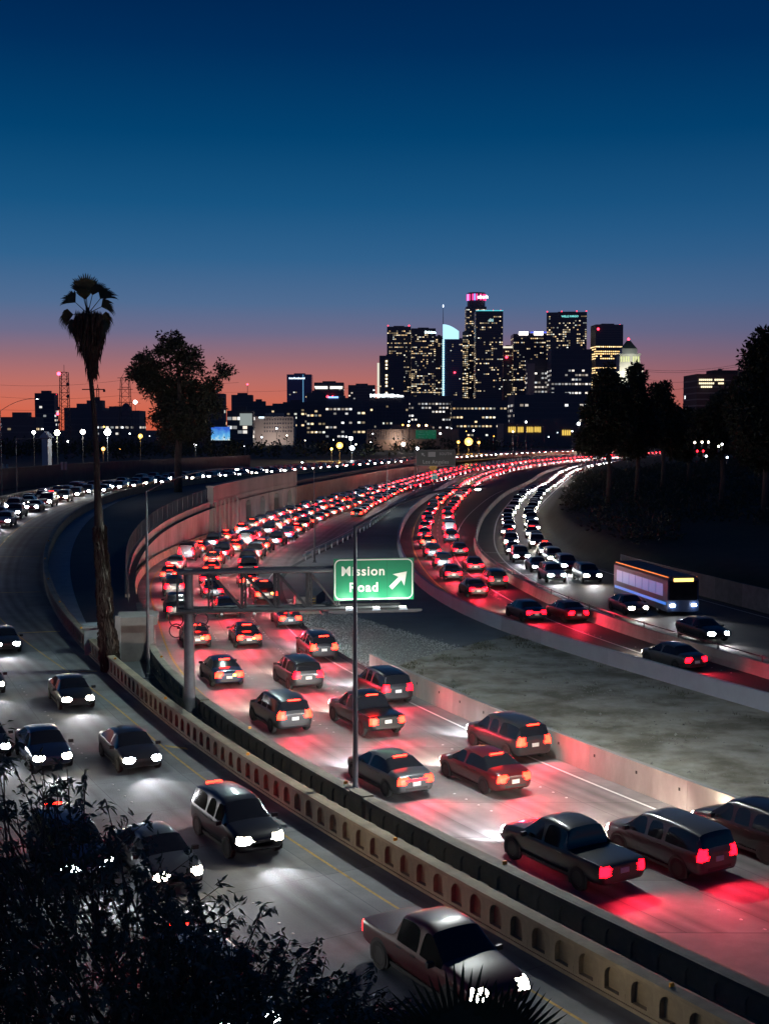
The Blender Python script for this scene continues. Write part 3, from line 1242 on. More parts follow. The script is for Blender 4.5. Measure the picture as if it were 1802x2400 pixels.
# spandrels over the openings
for k in range(n_open):
    a, b = sArch + 1.02 + k * pitch, sArch + (k + 1) * pitch - 0.0
    w_ = b - a
    half = 1.9
    # jambs leave an opening in the middle of each bay
    c = (a + b) / 2
    wall_block('jamb', a, c - half, -0.2, 4.19, off, off + 1.4, M_ABUT, ab)
    wall_block('jamb', c + half, b, -0.2, 4.19, off, off + 1.4, M_ABUT, ab)
    wall_block('sill', c - half + 0.005, c + half - 0.005, -0.2, 0.55, off, off + 1.4, M_ABUT, ab)
    mb = MB()
    N = 8
    for q in range(N):
        xa, xb = -half + 2 * half * q / N, -half + 2 * half * (q + 1) / N
        za = 2.6 + 1.0 * math.sqrt(max(0, 1 - (xa / half) ** 2))
        zb = 2.6 + 1.0 * math.sqrt(max(0, 1 - (xb / half) ** 2))
        P1 = CLPATH.at(c + xa, off)[0]; P2 = CLPATH.at(c + xb, off)[0]
        Q1 = CLPATH.at(c + xa, off + 1.4)[0]; Q2 = CLPATH.at(c + xb, off + 1.4)[0]
        Z = lambda p, z: (p.x, p.y, z)
        mb.quad(Z(P1, za), Z(P1, 4.19), Z(P2, 4.19), Z(P2, zb))
        mb.quad(Z(P1, za), Z(P2, zb), Z(Q2, zb), Z(Q1, za))
    mb.obj('arch_head', M_ABUT, ab)
s = s0 + 1
while s < sArch:
    wall_block('pilaster', s, s + 0.7, -0.1, 4.55, off - 0.22, off - 0.003, M_ABUT, ab)
    s += 3.2
# dark chamber behind the openings
wall_block('chamber_wall', sArch, s1, -0.2, 4.15, off + 5.0, off + 5.3, M_ABUT, ab)

# lower red brown wall going on beside the far traffic
rw = wall_panels('far_retaining_wall', 'dim brown retaining wall below the white headlight stream', CLPATH, CLPATH.s_of_y(236.5), CLPATH.s_of_y(410),
                 [(2.2, -0.2), (2.1, 4.6), (2.6, 4.6), (2.6, -0.2)], 7.0, mat('red_brown_concrete', (0.22, 0.15, 0.13), 0.85, var=0.3, scale=0.5, rnd=0.08))
# dark noise wall on the outer side of the far bend
nw = wall_panels('noise_wall', 'long dark noise wall behind the far bend of the outer carriageway', LPATH, LPATH.s_of_y(150), LPATH.s_of_y(330),
                 [(LW + 13, -0.2), (LW + 13, 3.6), (LW + 13.4, 3.6), (LW + 13.4, -0.2)], 8.0, mat('noise_wall_block', (0.16, 0.12, 0.11), 0.9, var=0.3, scale=0.6, rnd=0.08))
# graffiti wall beside the inner ramp
gw = wall_panels('graffiti_wall', 'dark wooden wall with pale graffiti beside the inner ramp', R2PATH, R2PATH.s_of_y(84), R2PATH.s_of_y(129),
                 [(-0.5, -0.1), (-0.5, 1.9), (-0.66, 1.9), (-0.66, -0.1)], 2.3, mat('dark_wall_boards', (0.10, 0.095, 0.105), 0.85, var=0.4, scale=1.5, rnd=0.25), jitter=0.1)
tm = text_mesh("KSE", 1.5, mat('graffiti_paint', (0.42, 0.41, 0.45), 0.8, var=0.4, scale=3), 0.004, 0.05, 0.9)
p, t = R2PATH.at(R2PATH.s_of_y(98.6), -0.485, 0.95)
o = put('graffiti', tm, gw, p)
o.rotation_euler = (math.pi / 2, 0, math.atan2(t.y, t.x) + math.pi)
tm = text_mesh("O8", 0.9, mat('graffiti_faint', (0.20, 0.19, 0.22), 0.8, var=0.4, scale=3), 0.004, 0.02, 1.1)
p, t = R2PATH.at(R2PATH.s_of_y(121), -0.485, 0.9)
o = put('graffiti', tm, gw, p)
o.rotation_euler = (math.pi / 2, 0, math.atan2(t.y, t.x) + math.pi)
# lit grass patch on the slope, the light on it put into its pale colour
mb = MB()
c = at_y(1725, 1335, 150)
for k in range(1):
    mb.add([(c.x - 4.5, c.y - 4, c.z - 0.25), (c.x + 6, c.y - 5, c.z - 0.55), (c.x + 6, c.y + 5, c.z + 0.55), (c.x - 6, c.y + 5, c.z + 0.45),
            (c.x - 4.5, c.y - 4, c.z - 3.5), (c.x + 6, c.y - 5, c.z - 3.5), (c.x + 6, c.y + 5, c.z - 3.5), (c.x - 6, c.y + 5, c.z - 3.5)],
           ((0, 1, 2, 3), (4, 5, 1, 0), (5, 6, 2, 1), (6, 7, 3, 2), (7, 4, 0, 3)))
mb.obj('lit_grass_patch', mat('lit_grass_tone', (0.26, 0.26, 0.17), 0.9, var=0.4, scale=0.6), label='sloping patch of pale lit grass on the dark hillside', cat='grass patch')

# concrete box beside the palm
bx = empty('utility_block', label='square concrete block with raised lid beside the palm trunk', cat='concrete block')
p = at_z(312, 1547, 0.0)
mb = MB(); mb.box((p.x + 0.1, p.y + 1.3, 1.0), (2.1, 2.4, 2.6), 0.15); mb.obj('core', mat('block_concrete', (0.20, 0.165, 0.16), 0.85, var=0.3, scale=1.2), bx)
for sx in (-1, 1):
    mb = MB(); mb.box((p.x + 0.1 + sx * 1.0, p.y + 0.05 + sx * 0.15, 1.3), (0.34, 0.34, 3.0), 0.15); mb.obj('corner_post', mat('block_post', (0.27, 0.25, 0.26), 0.85, var=0.25, scale=1.4), bx)
mb = MB(); mb.box((p.x + 0.1, p.y + 1.3, 2.45), (2.5, 2.8, 0.5), 0.15); mb.obj('lid', mat('block_lid', (0.22, 0.195, 0.19), 0.85, var=0.25, scale=1.4), bx)
p = at_z(214, 1526, 0.2)
mb = MB()
mb.box((p.x + 0.4, p.y, 0.9), (1.6, 1.2, 1.8), 0.2); mb.box((p.x + 0.4, p.y - 0.02, 1.88), (1.8, 1.35, 0.16), 0.2)
mb.obj('low_block', M_KERBC, label='low pale concrete block half hidden by the palm trunk', cat='concrete block')

# crash cushion at the gore
cc = empty('crash_cushion', label='rounded dark crash cushion with yellow chevrons at the gore point', cat='crash cushion')
p = at_z(706, 1440, 0)
mb = MB(); mb.lathe([(0.0, 1.15), (0.75, 1.1), (0.8, 1.0), (0.8, 0)], 18, (p.x, p.y + 3, 0)); mb.box((p.x + 0.5, p.y + 6, 0.5), (1.5, 5.0, 1.0), -0.1)
mb.obj('body', mat('cushion_plastic', (0.10, 0.095, 0.10), 0.6, var=0.3, scale=2), cc, smooth=40)
for k in range(4):
    mb = MB(); mb.box((p.x + 0.75, p.y + 2.15, 0.3 + 0.22 * k), (0.5, 0.04, 0.09), -0.1); mb.obj('chevron', M_YEL, cc)
# low concrete base beside it
mb = MB(); mb.box((p.x + 0.3, p.y + 0.6, 0.28), (2.4, 1.6, 0.56), 0.2, taper=0.92)
mb.obj('concrete_block', M_WALL, label='low dark concrete block on the gravel edge', cat='concrete block')

# ================================================================== street furniture
E_LAMP = 1.0      # common factor for the street lamps


def lamp_light(name, loc, energy, col, size=0.12, spot=None, parent=None, aim=(0, 0, -1)):
    ld = bpy.data.lights.new(name, 'SPOT' if spot else 'POINT')
    ld.energy = energy
    ld.color = col
    ld.shadow_soft_size = size
    if spot:
        ld.spot_size = RAD(spot)
        ld.spot_blend = 0.6
    o = bpy.data.objects.new(name, ld)
    COL.objects.link(o)
    o.location = loc
    if parent:
        o.parent = parent
    o.rotation_euler = Vector(aim).to_track_quat('-Z', 'Y').to_euler()
    return o


def street_lamp(label, base, h, tip, energy=0.0, col=(0.78, 1.0, 0.95), r=0.11, m=None, group='street lamps along the freeway', lit=None):
    m = m or M_POLE
    base, tip = Vector(base), Vector(tip)
    root = empty('street_lamp', base, label=label, cat='street lamp', group=group)
    L = lambda p: Vector(p) - base
    mb = MB(); mb.tube([(0, 0, 0.1), (0, 0, h * 0.5), (0, 0, h)], [r, r * 0.8, r * 0.55], 12); mb.obj('pole', m, root, smooth=40)
    mb = MB(); mb.box((0, 0, 0.02), (r * 5, r * 5, 0.12)); mb.lathe([(r * 1.8, 0.08), (r * 1.5, 0.3), (r, 0.34)], 12); mb.obj('base_plate', m, root)
    a = Vector((0, 0, h - 0.05))
    b = L(tip)
    pts = []
    for k in range(9):
        t = k / 8
        p = a.lerp(b, t)
        p.z = a.z + (b.z - a.z) * (1 - (1 - t) ** 2)
        pts.append(p)
    mb = MB(); mb.tube(pts, [r * 0.42] * 9, 8); mb.obj('arm', m, root, smooth=40)
    d = (b - a)
    d.z = 0
    d.normalize()
    ang = math.atan2(d.y, d.x)
    mb = MB()
    prof = [(-0.15, 0.06), (0.05, 0.12), (0.35, 0.17), (0.6, 0.17), (0.75, 0.11), (0.82, 0.02)]
    base_i = 0
    for (x, w) in prof:
        for k in range(8):
            al = 2 * math.pi * k / 8
            mb.v.append((x, w * math.cos(al), 0.45 * w * math.sin(al)))
    for i in range(len(prof) - 1):
        for k in range(8):
            p0, p1 = i * 8 + k, i * 8 + (k + 1) % 8
            mb.f.append((p0, p1, p1 + 8, p0 + 8)); mb.mi.append(0)
    hd = mb.obj('lamp_head', M_DSTEEL if lit is None else m, root, smooth=40)
    hd.location = b
    hd.rotation_euler = (0, 0, ang)
    if energy:
        mb = MB(); mb.lathe([(0.0, -0.12), (0.10, -0.11), (0.13, -0.06)], 10, (0.45, 0, 0))
        ls = mb.obj('lens', emit('lamp_lens_%d' % int(col[2] * 100), col, 25), hd)
        lamp_light('lamp_light', b + d * 0.45 + Vector((0, 0, -0.2)), energy * E_LAMP, col, 0.15, 168, root)
    return root


p = at_z(833, 1917, -0.2)
street_lamp('tall steel street lamp standing in front of the green Mission Road sign', p, 11.1, at_y(1098, 1143, 50.5), 8200, (0.93, 1.0, 0.97))
p = at_z(348, 1590, -0.2)
street_lamp('steel street lamp beside the concrete block and palm trunk', p, 11.1, at_y(538, 1097, 76.5), 5200)
p = at_z(737, 1318, 0.0)
street_lamp('thin street lamp rising behind the truss gantry', p, 10.2, at_y(712, 1082, 141), 2500, r=0.09)
p = at_z(908, 1196, 0.0)
street_lamp('thin street lamp between the jam and the ramp curve', p, 9.8, at_y(870, 1078, 224), 2500, r=0.09)
p = Vector((at_y(39, 1123, 205).x, 205, zL(205)))
street_lamp('grey street lamp above the balustrade with pale sign behind its arm', p, 9.0, at_y(118, 1028, 205), 0, r=0.12)
p = Vector((at_y(4, 1123, 190).x, 190, zL(190)))
street_lamp('lit street lamp with long arm reaching over the skyline edge', p, 13.2, at_y(80, 934, 190), 1500, (0.9, 1.0, 1.0), r=0.09, lit=1)
o_ = MB(); o_.lathe([(0.0, -0.28), (0.2, -0.2), (0.28, 0.0), (0.2, 0.2), (0.0, 0.28)], 10)
FARPOLES = [(1105, 1105, 480), (1155, 1090, 520), (1212, 1078, 560), (1244, 1075, 575), (1275, 1073, 590), (1118, 1098, 500)]
for i, (x, yb, Yd) in enumerate(FARPOLES):
    p = at_y(x, yb, Yd)
    top = at_y(x, yb - 60 - 12 * (i % 3), Yd)
    street_lamp('thin dark pole, %s of six from the big amber lamp towards the dark trees' % ['first', 'third', 'fourth', 'fifth', 'last', 'second'][i], p, top.z - p.z, Vector((p.x - 2.5 + 5 * (i % 2), p.y, top.z + 0.5)), 0, r=0.14, m=M_DSTEEL,
                group='far lamp poles')


# --- point lamps far off: globes on poles
def globe_lamp(label, px, py, Y, col, r, strength, energy, group, ground=None):
    p = at_y(px, py, Y)
    gz = (zL(Y) - 0.1 if ground is None else ground)
    root = empty('lamp_post', (p.x, p.y, gz), label=label, cat='lamp', group=group)
    mb = MB(); mb.tube([(0, 0, 0), (0, 0, max(0.5, p.z - gz - r))], [0.12, 0.08], 6); mb.obj('pole', M_DSTEEL, root)
    mb = MB()
    mb.lathe([(r * math.cos(a), r * math.sin(a)) for a in [RAD(-90 + 22.5 * k) for k in range(9)]], 12, (0, 0, p.z - gz))
    mb.obj('globe', emit('globe_%s' % '_'.join('%02d' % int(c * 99) for c in col) + '_%d' % strength, col, strength), root, smooth=True)
    if energy:
        lamp_light('lamp_light', (0, -r * 1.3, p.z - gz), energy, col, 0.05, None, root)
    return root


AMB, WHT, YGR = (1.0, 0.48, 0.08), (0.92, 0.97, 1.0), (0.95, 1.0, 0.62)
WRM = (1.0, 0.86, 0.66)
GL = [('brightest amber lamp above the far white traffic', 1098, 1035, 470, AMB, 1.45, 4, 12000),
      ('small amber lamp close before the brightest amber lamp', 1074, 1036, 468, AMB, 0.55, 4, 1500),
      ('small amber lamp just beyond the brightest amber lamp', 1122, 1037, 474, AMB, 0.55, 4, 1500),
      ('large amber lamp over the middle of the skyline foot', 796, 1044, 420, AMB, 1.05, 4, 8000),
      ('small yellow lamp close beside the large amber lamp', 777, 1052, 418, (1.0, 0.62, 0.15), 0.42, 4, 800),
      ('upper of two white lamps beside the large amber lamp', 822, 1027, 430, (0.9, 1.0, 0.85), 0.62, 30, 2500),
      ('lower of two white lamps beside the large amber lamp', 825, 1050, 415, (0.8, 0.95, 1.0), 0.72, 32, 3000),
      ('greenish lamp, first of three bright lamps beside the palm', 134, 1014, 330, YGR, 0.70, 35, 4000),
      ('pinkish white lamp close before the palm trunk', 194, 1012, 340, (1.0, 0.86, 0.76), 0.62, 30, 3000),
      ('brightest white lamp close behind the palm trunk', 252, 1013, 320, WHT, 0.80, 45, 6000),
      ('small white lamp over the pale roof gable', 79, 1013, 350, (0.95, 1.0, 0.9), 0.45, 20, 800),
      ('orange lamp low beside the palm trunk', 242, 1052, 300, (1.0, 0.45, 0.12), 0.46, 4, 900),
      ('orange lamp between the palm and the leafy tree', 329, 1022, 380, (1.0, 0.52, 0.10), 0.66, 4, 2500),
      ('pale lamp high over the roofs between palm and tree', 317, 942, 500, (1.0, 0.86, 0.80), 0.75, 12, 0),
      ('white lamp at the crown foot of the leafy tree', 458, 1039, 380, (0.9, 0.97, 1.0), 0.55, 30, 1500),
      ('warm lamp on the pale warehouse wall', 945, 1041, 560, WRM, 0.85, 16, 2500),
      ('small white lamp on the pale warehouse wall', 870, 1036, 600, WHT, 0.5, 12, 500),
      ('small white lamp beside the dark overhead sign', 978, 1051, 300, WHT, 0.3, 22, 300),
      ('white lamp standing over the roadside near the arcade windows', 1356, 993, 600, (0.9, 0.97, 1.0), 0.75, 14, 800)]
for (lab, x, y, Yd, c, r, st, en) in GL:
    globe_lamp(lab, x, y, Yd, c, r, st, en, 'bright lamps at the foot of the skyline')
random.seed(11)
MARKS = [(40, 'the low building at the picture edge'), (104, 'the pale pavilion'), (150, 'the radio mast'), (215, 'the palm trunk'), (290, 'the domed block'), (370, 'the leafy tree'), (470, 'the tree trunk top'),
         (517, 'the billboard'), (565, 'the lit panel building'), (640, 'the pale hotel'), (700, 'the blue glass tower foot'), (760, 'the large amber lamp'), (830, 'the two white lamps'), (890, 'the lettered hotel'),
         (945, 'the warehouse lamp'), (1000, 'the green street board'), (1060, 'the brightest amber lamp'), (1140, 'the far lamp poles'), (1210, 'the first arcade windows'), (1290, 'the dark block over the arcade'), (1370, 'the last arcade windows')]
CNAME = {WHT: 'white', WRM: 'warm', AMB: 'amber', (0.7, 0.85, 1.0): 'bluish'}
used_lab = {}
for k in range(44):
    x = 15 + 1370 * (k + random.uniform(0.1, 0.9)) / 44
    y = random.uniform(1000, 1056) if x < 900 else random.uniform(985, 1038)
    Yd = random.uniform(480, 900)
    c = random.choice([WHT, WRM, AMB, WRM, (0.7, 0.85, 1.0)])
    r = random.uniform(0.20, 0.42)
    mk = min(MARKS, key=lambda q: abs(q[0] - x))
    side = 'before' if x < mk[0] else 'past'
    lab = '%s %s far lamp just %s %s' % ('tiny' if r < 0.31 else 'small', CNAME[c], side, mk[1])
    n_ = used_lab.get(lab, 0)
    used_lab[lab] = n_ + 1
    if n_:
        lab = ['another ', 'one more '][min(1, n_ - 1)] + lab
    globe_lamp(lab, x, y, Yd, c, r, 9, 0, 'small far lamps')

# --- cantilever sign gantry
gr = empty('sign_gantry', label='steel truss cantilever gantry reaching over the red tail lights', cat='gantry')
gb0 = at_z(445, 1690, -0.15)
gx, gy = gb0.x, gb0.y
gdir = Vector((1, 0.155, 0)).normalized()         # along the truss
gper = Vector((-gdir.y, gdir.x, 0))
G = lambda a, b, z: Vector((gx, gy, 0)) + gdir * a + gper * b + Vector((0, 0, z))
mb = MB(); mb.tube([G(0, 0, -0.2), G(0, 0, 7.5)], [0.30, 0.22], 16); mb.obj('column', M_POLE, gr, smooth=40)
mb = MB(); mb.box(G(0, 0, -0.05), (1.5, 1.1, 0.3), math.atan2(gdir.y, gdir.x)); mb.lathe([(0.42, 0.1), (0.36, 0.3), (0.3, 0.34)], 14, (gx, gy, 0)); mb.obj('footing', M_WALL, gr)
zb_, zt_ = 5.45, 7.40
X0, X1 = -0.55, 7.55
for b in (-0.45, 0.45):
    for z in (zb_, zt_):
        mb = MB()
        mb.tube([G(X0, b, z), G(X1 + (3.2 if z == zb_ else 0.0), b, z)], 0.11 if z == zt_ else 0.13, 8)
        mb.obj('chord', M_DSTEEL if z == zb_ else M_POLE, gr, smooth=40)
nodes = [X0, 1.0, 2.65, 4.3, 5.95, 7.5]
for i, a in enumerate(nodes):
    for b in (-0.45, 0.45):
        mb = MB(); mb.tube([G(a, b, zb_), G(a, b, zt_)], 0.05, 6); mb.obj('strut', M_DSTEEL, gr)
        if i + 1 < len(nodes) and i > 0:
            mb = MB(); mb.tube([G(a, b, zt_), G(nodes[i + 1], b, zb_)], 0.06, 6); mb.obj('diagonal', M_DSTEEL, gr)
            mb = MB(); mb.tube([G(a + 0.18, b, zb_), G(a + 0.18, b, zt_)], 0.035, 6); mb.obj('strut', M_DSTEEL, gr)
            mb = MB()
            for q_ in range(5):
                z_ = lerp(zb_, zt_, q_ / 5)
                mb.tube([G(a, b, z_), G(a + 0.18, b, z_ + 0.2)], 0.02, 4)
            mb.obj('lacing', M_DSTEEL, gr)
    for z in (zb_, zt_):
        mb = MB(); mb.tube([G(a, -0.45, z), G(a, 0.45, z)], 0.04, 6); mb.obj('cross_tie', M_DSTEEL, gr)
        if i + 1 < len(nodes):
            mb = MB(); mb.tube([G(a, -0.45, z), G(nodes[i + 1], 0.45, z)], 0.03, 6); mb.obj('plan_brace', M_DSTEEL, gr)
for k, a in enumerate((1.6, 3.2, 4.9, 6.6)):
    mb = MB(); mb.box(G(a, -0.85, zb_ - 0.12), (0.12, 1.2, 0.10), math.atan2(gdir.y, gdir.x)); mb.obj('walkway_bracket', M_DSTEEL, gr)
mb = MB()
mb.box(G(9.2, -1.05, zb_ - 0.1), (4.3, 0.75, 0.06), math.atan2(gdir.y, gdir.x))
mb.obj('walkway', M_DSTEEL, gr)
mb = MB(); mb.box(G(9.2, -1.45, zb_ - 0.02), (4.7, 0.08, 0.12), math.atan2(gdir.y, gdir.x)); mb.obj('light_rail', M_DSTEEL, gr)
for a in (-0.62, 0.62):
    for z in (5.0, 4.45):
        mb = MB()
        ring = [G(a, -0.1, z) + (gdir * math.cos(t) + Vector((0, 0, 1)) * math.sin(t)) * 0.34 for t in [2 * math.pi * k / 20 for k in range(21)]]
        mb.tube(ring, 0.03, 5, False); mb.obj('coiled_ladder_ring', M_DSTEEL, gr)
# sign
sg = empty('road_sign', label='green Mission Road sign with white border and upward arrow on the gantry', cat='road sign')
SW, SH = 4.08, 2.12
scx, scz = 9.25, 6.92
sc_pos = G(scx, -0.62, scz)
rz = math.atan2(gdir.y, gdir.x)
sg.location = sc_pos
sg.rotation_euler = (0, 0, rz)
mb = MB(); mb.box((0, 0.03, 0), (SW, 0.06, SH)); mb.obj('panel', M_GREENS, sg)


def rrect(w, h, r, n=6):
    pts = []
    for cx, cz, a0 in ((w / 2 - r, h / 2 - r, 0), (-w / 2 + r, h / 2 - r, 90), (-w / 2 + r, -h / 2 + r, 180), (w / 2 - r, -h / 2 + r, 270)):
        for k in range(n + 1):
            a = RAD(a0 + 90 * k / n)
            pts.append((cx + r * math.cos(a), cz + r * math.sin(a)))
    return pts


o1, i1 = rrect(SW - 0.08, SH - 0.08, 0.30), rrect(SW - 0.19, SH - 0.19, 0.25)
mb = MB()
for k in range(len(o1)):
    a, b = o1[k], o1[(k + 1) % len(o1)]
    c, d = i1[(k + 1) % len(o1)], i1[k]
    mb.quad((a[0], -0.006, a[1]), (b[0], -0.006, b[1]), (c[0], -0.006, c[1]), (d[0], -0.006, d[1]))
mb.obj('border', M_WHITES, sg)
for txt, x, z in (("Mission", -0.55, 0.40), ("Road", -0.52, -0.42)):
    o = put('lettering', text_mesh(txt, 0.66, M_WHITES, 0.004, 0.014, 1.12), sg, (x, -0.008, z))
    o.rotation_euler = (math.pi / 2, 0, 0)
mb = MB()
A = lambda u, v: (1.30 + (u + v) * 0.7071, -0.008, -0.02 + (u - v) * 0.7071)
mb.add([A(-0.62, 0.11), A(0.05, 0.11), A(0.05, -0.11), A(-0.62, -0.11)], ((0, 1, 2, 3),))
mb.add([A(-0.06, 0.42), A(0.55, 0.0), A(-0.06, -0.42), A(0.05, -0.11), A(0.05, 0.11)], ((0, 1, 2, 3, 4),))
mb.obj('arrow', M_WHITES, sg)
for x_ in (-0.68, 0.68):
    mb = MB(); mb.box((x_, -0.002, 0), (0.012, 0.006, SH - 0.02)); mb.obj('panel_seam', mat('seam_dark_green', (0.0, 0.09, 0.045), 0.6), sg)  # narrow darker green strip at each panel joint
# lamps under the sign
for k, a in enumerate((7.9, 9.25, 10.6)):
    fx = empty('sign_lamp', G(a, -1.45, zb_ + 0.08), rz, label=['sign lamp nearest the truss under the green sign', 'middle sign lamp under the green sign', 'outermost sign lamp under the green sign'][k],
               cat='lamp', group='lamps under the green sign')
    mb = MB(); mb.box((0, 0, 0), (0.42, 0.26, 0.12), taper=0.8); mb.obj('housing', M_STEEL, fx)
    mb = MB(); mb.box((0, 0.06, 0.075), (0.30, 0.16, 0.03)); mb.obj('lens', emit('sign_lamp_lens', (0.95, 1.0, 0.8), 18), fx)
    lamp_light('sign_light', (0, 0.1, 0.16), 95, (0.97, 1.0, 0.85), 0.06, 150, fx, (0, 0.75, 0.8))

# --- other signs
def sign_post_sign(name, label, px, py, Y, w, h, lines, colr, post_px=None, ground=0.0, txtmat=None, size=0.3):
    p = at_y(px, py, Y)
    root = empty(name, p, label=label, cat='road sign')
    mb = MB(); mb.box((0, 0.04, 0), (w, 0.06, h)); mb.obj('panel', colr, root)
    mb = MB()
    for (cx, cz, bw, bh) in ((0, h / 2 - .05, w - .06, .05), (0, -h / 2 + .05, w - .06, .05), (-w / 2 + .05, 0, .05, h - .16), (w / 2 - .05, 0, .05, h - .16)):
        mb.box((cx, 0.002, cz), (bw, 0.012, bh))
    mb.obj('border', txtmat or M_WHITES, root)
    for (t, x, z, s_) in lines:
        o = put('lettering', text_mesh(t, s_, txtmat or M_WHITES, 0.004, s_ * 0.015, 1.05), root, (x, -0.006, z))
        o.rotation_euler = (math.pi / 2, 0, 0)
    for dx in (post_px or (-w * 0.35, w * 0.35)):
        mb = MB(); mb.tube([(dx, 0.18, -(p.z - ground)), (dx, 0.18, h / 2)], 0.09, 6); mb.obj('post', M_DSTEEL, root)
    return root


M_DIM = mat('unlit_sign_lettering', (0.16, 0.16, 0.18), 0.6)
M_DIMG = mat('unlit_sign_face', (0.02, 0.025, 0.03), 0.6)
sgn = sign_post_sign('overhead_sign', 'dark unlit overhead sign reading Los Angeles above the far red traffic', 1021, 1073, 262, 8.0, 3.3,
                     [("Los Angeles", 0, -0.85, 1.05), ("SOUTH", 2.0, 0.8, 0.75)], M_DIMG, post_px=(-4.3,), txtmat=M_DIM)
mb = MB(); mb.box((-0.8, -0.004, 0.72), (1.5, 0.01, 1.0)); mb.obj('route_shield', M_DIM, sgn)
mb = MB()
AA = lambda u, v: (-2.6 + (-u + v) * 0.7071, -0.008, 0.7 + (u + v) * 0.7071)
mb.add([AA(-0.5, 0.1), AA(0.05, 0.1), AA(0.05, -0.1), AA(-0.5, -0.1)], ((0, 1, 2, 3),))
mb.add([AA(0.0, 0.35), AA(0.5, 0.0), AA(0.0, -0.35)], ((0, 1, 2),))
mb.obj('arrow', M_DIM, sgn)
mb = MB(); mb.tube([(-4.3, 0.2, 1.2), (4.0, 0.2, 1.2)], 0.1, 6); mb.tube([(-4.3, 0.2, -1.2), (4.0, 0.2, -1.2)], 0.1, 6); mb.obj('truss', M_DSTEEL, sgn)
M_DIMW = mat('dim_white_lettering', (0.35, 0.42, 0.40), 0.6)
gs = sign_post_sign('street_sign_board', 'wide green street name board with three lines before the pale warehouse', 998, 1018, 520, 8.4, 3.6,
               [("Vignes   St", -1.2, 1.1, 0.8), ("Alameda   St", -1.1, 0.0, 0.8), ("Spring   St", -1.2, -1.1, 0.8), ("1/4", 3.2, 1.1, 0.7), ("3/4", 3.2, 0.0, 0.7), ("1", 3.2, -1.1, 0.7)],
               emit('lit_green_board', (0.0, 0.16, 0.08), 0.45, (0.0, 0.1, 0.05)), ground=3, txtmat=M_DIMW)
sign_post_sign('exit_sign', 'small teal sign on a post at the shoulder beyond the dark overhead sign', 1018, 1117, 300, 1.5, 1.4, [("EXIT", 0, 0.3, 0.45)],
               mat('teal_sign', (0.02, 0.22, 0.22), 0.5), ground=0)
mb = MB()
c = at_y(1015, 1096, 310)
mb.add([(c.x - 1.1, c.y, c.z), (c.x, c.y, c.z - 1.1), (c.x + 1.1, c.y, c.z), (c.x, c.y, c.z + 1.1), (c.x - 1.1, c.y + .05, c.z), (c.x, c.y + .05, c.z - 1.1), (c.x + 1.1, c.y + .05, c.z), (c.x, c.y + .05, c.z + 1.1)],
       ((0, 1, 2, 3), (7, 6, 5, 4), (0, 4, 5, 1), (1, 5, 6, 2), (2, 6, 7, 3), (3, 7, 4, 0)))
mb.tube([(c.x, c.y + .1, 0), (c.x, c.y + .1, c.z)], 0.06, 6)
mb.obj('warning_sign', M_YEL, label='yellow diamond warning sign just under the dark overhead sign', cat='road sign')
for i, (x, y) in enumerate(((12, 1098), (150, 1092))):
    root = empty('marker_board', (at_y(x, y, 235).x, 235, zL(235)), label=['pair of pale marker boards close to the lamp pole', 'pair of pale marker boards before the noise wall'][i], cat='road sign', group='marker boards')
    for dx in (-0.35, 0.35):
        mb = MB(); mb.box((dx, 0, at_y(x, y, 235).z - zL(235)), (0.45, 0.05, 1.5)); mb.obj('board', M_DIMW, root)
    mb = MB(); mb.tube([(0, 0.05, 0), (0, 0.05, at_y(x, y, 235).z - zL(235) + 0.7)], 0.06, 6); mb.obj('post', M_DSTEEL, root)
# pale gable
c = at_y(104, 1026, 300)
mb = MB()
mb.add([(c.x - 1.3, c.y, c.z), (c.x + 1.3, c.y, c.z), (c.x, c.y, c.z + 1.5), (c.x - 1.3, c.y + 4, c.z), (c.x + 1.3, c.y + 4, c.z), (c.x, c.y + 4, c.z + 1.5)],
       ((0, 1, 2), (5, 4, 3), (0, 3, 4, 1), (1, 4, 5, 2), (2, 5, 3, 0)))
mb.box((c.x, c.y + 2, (c.z + 3.9) / 2), (1.4, 3.6, c.z - 4.1))
mb.obj('small_pavilion', mat('pale_blue_sheet', (0.35, 0.45, 0.52), 0.6), label='small pavilion with pale pointed roof beside the greenish lamp', cat='pavilion')
# lit billboard
c = at_y(517, 1016, 520)
bb = empty('billboard', (c.x, c.y, 4), label='brightly lit blue and white billboard left of the pale hotel', cat='billboard')
bb['label'] = 'brightly lit blue and white billboard at the foot of the leafy tree'


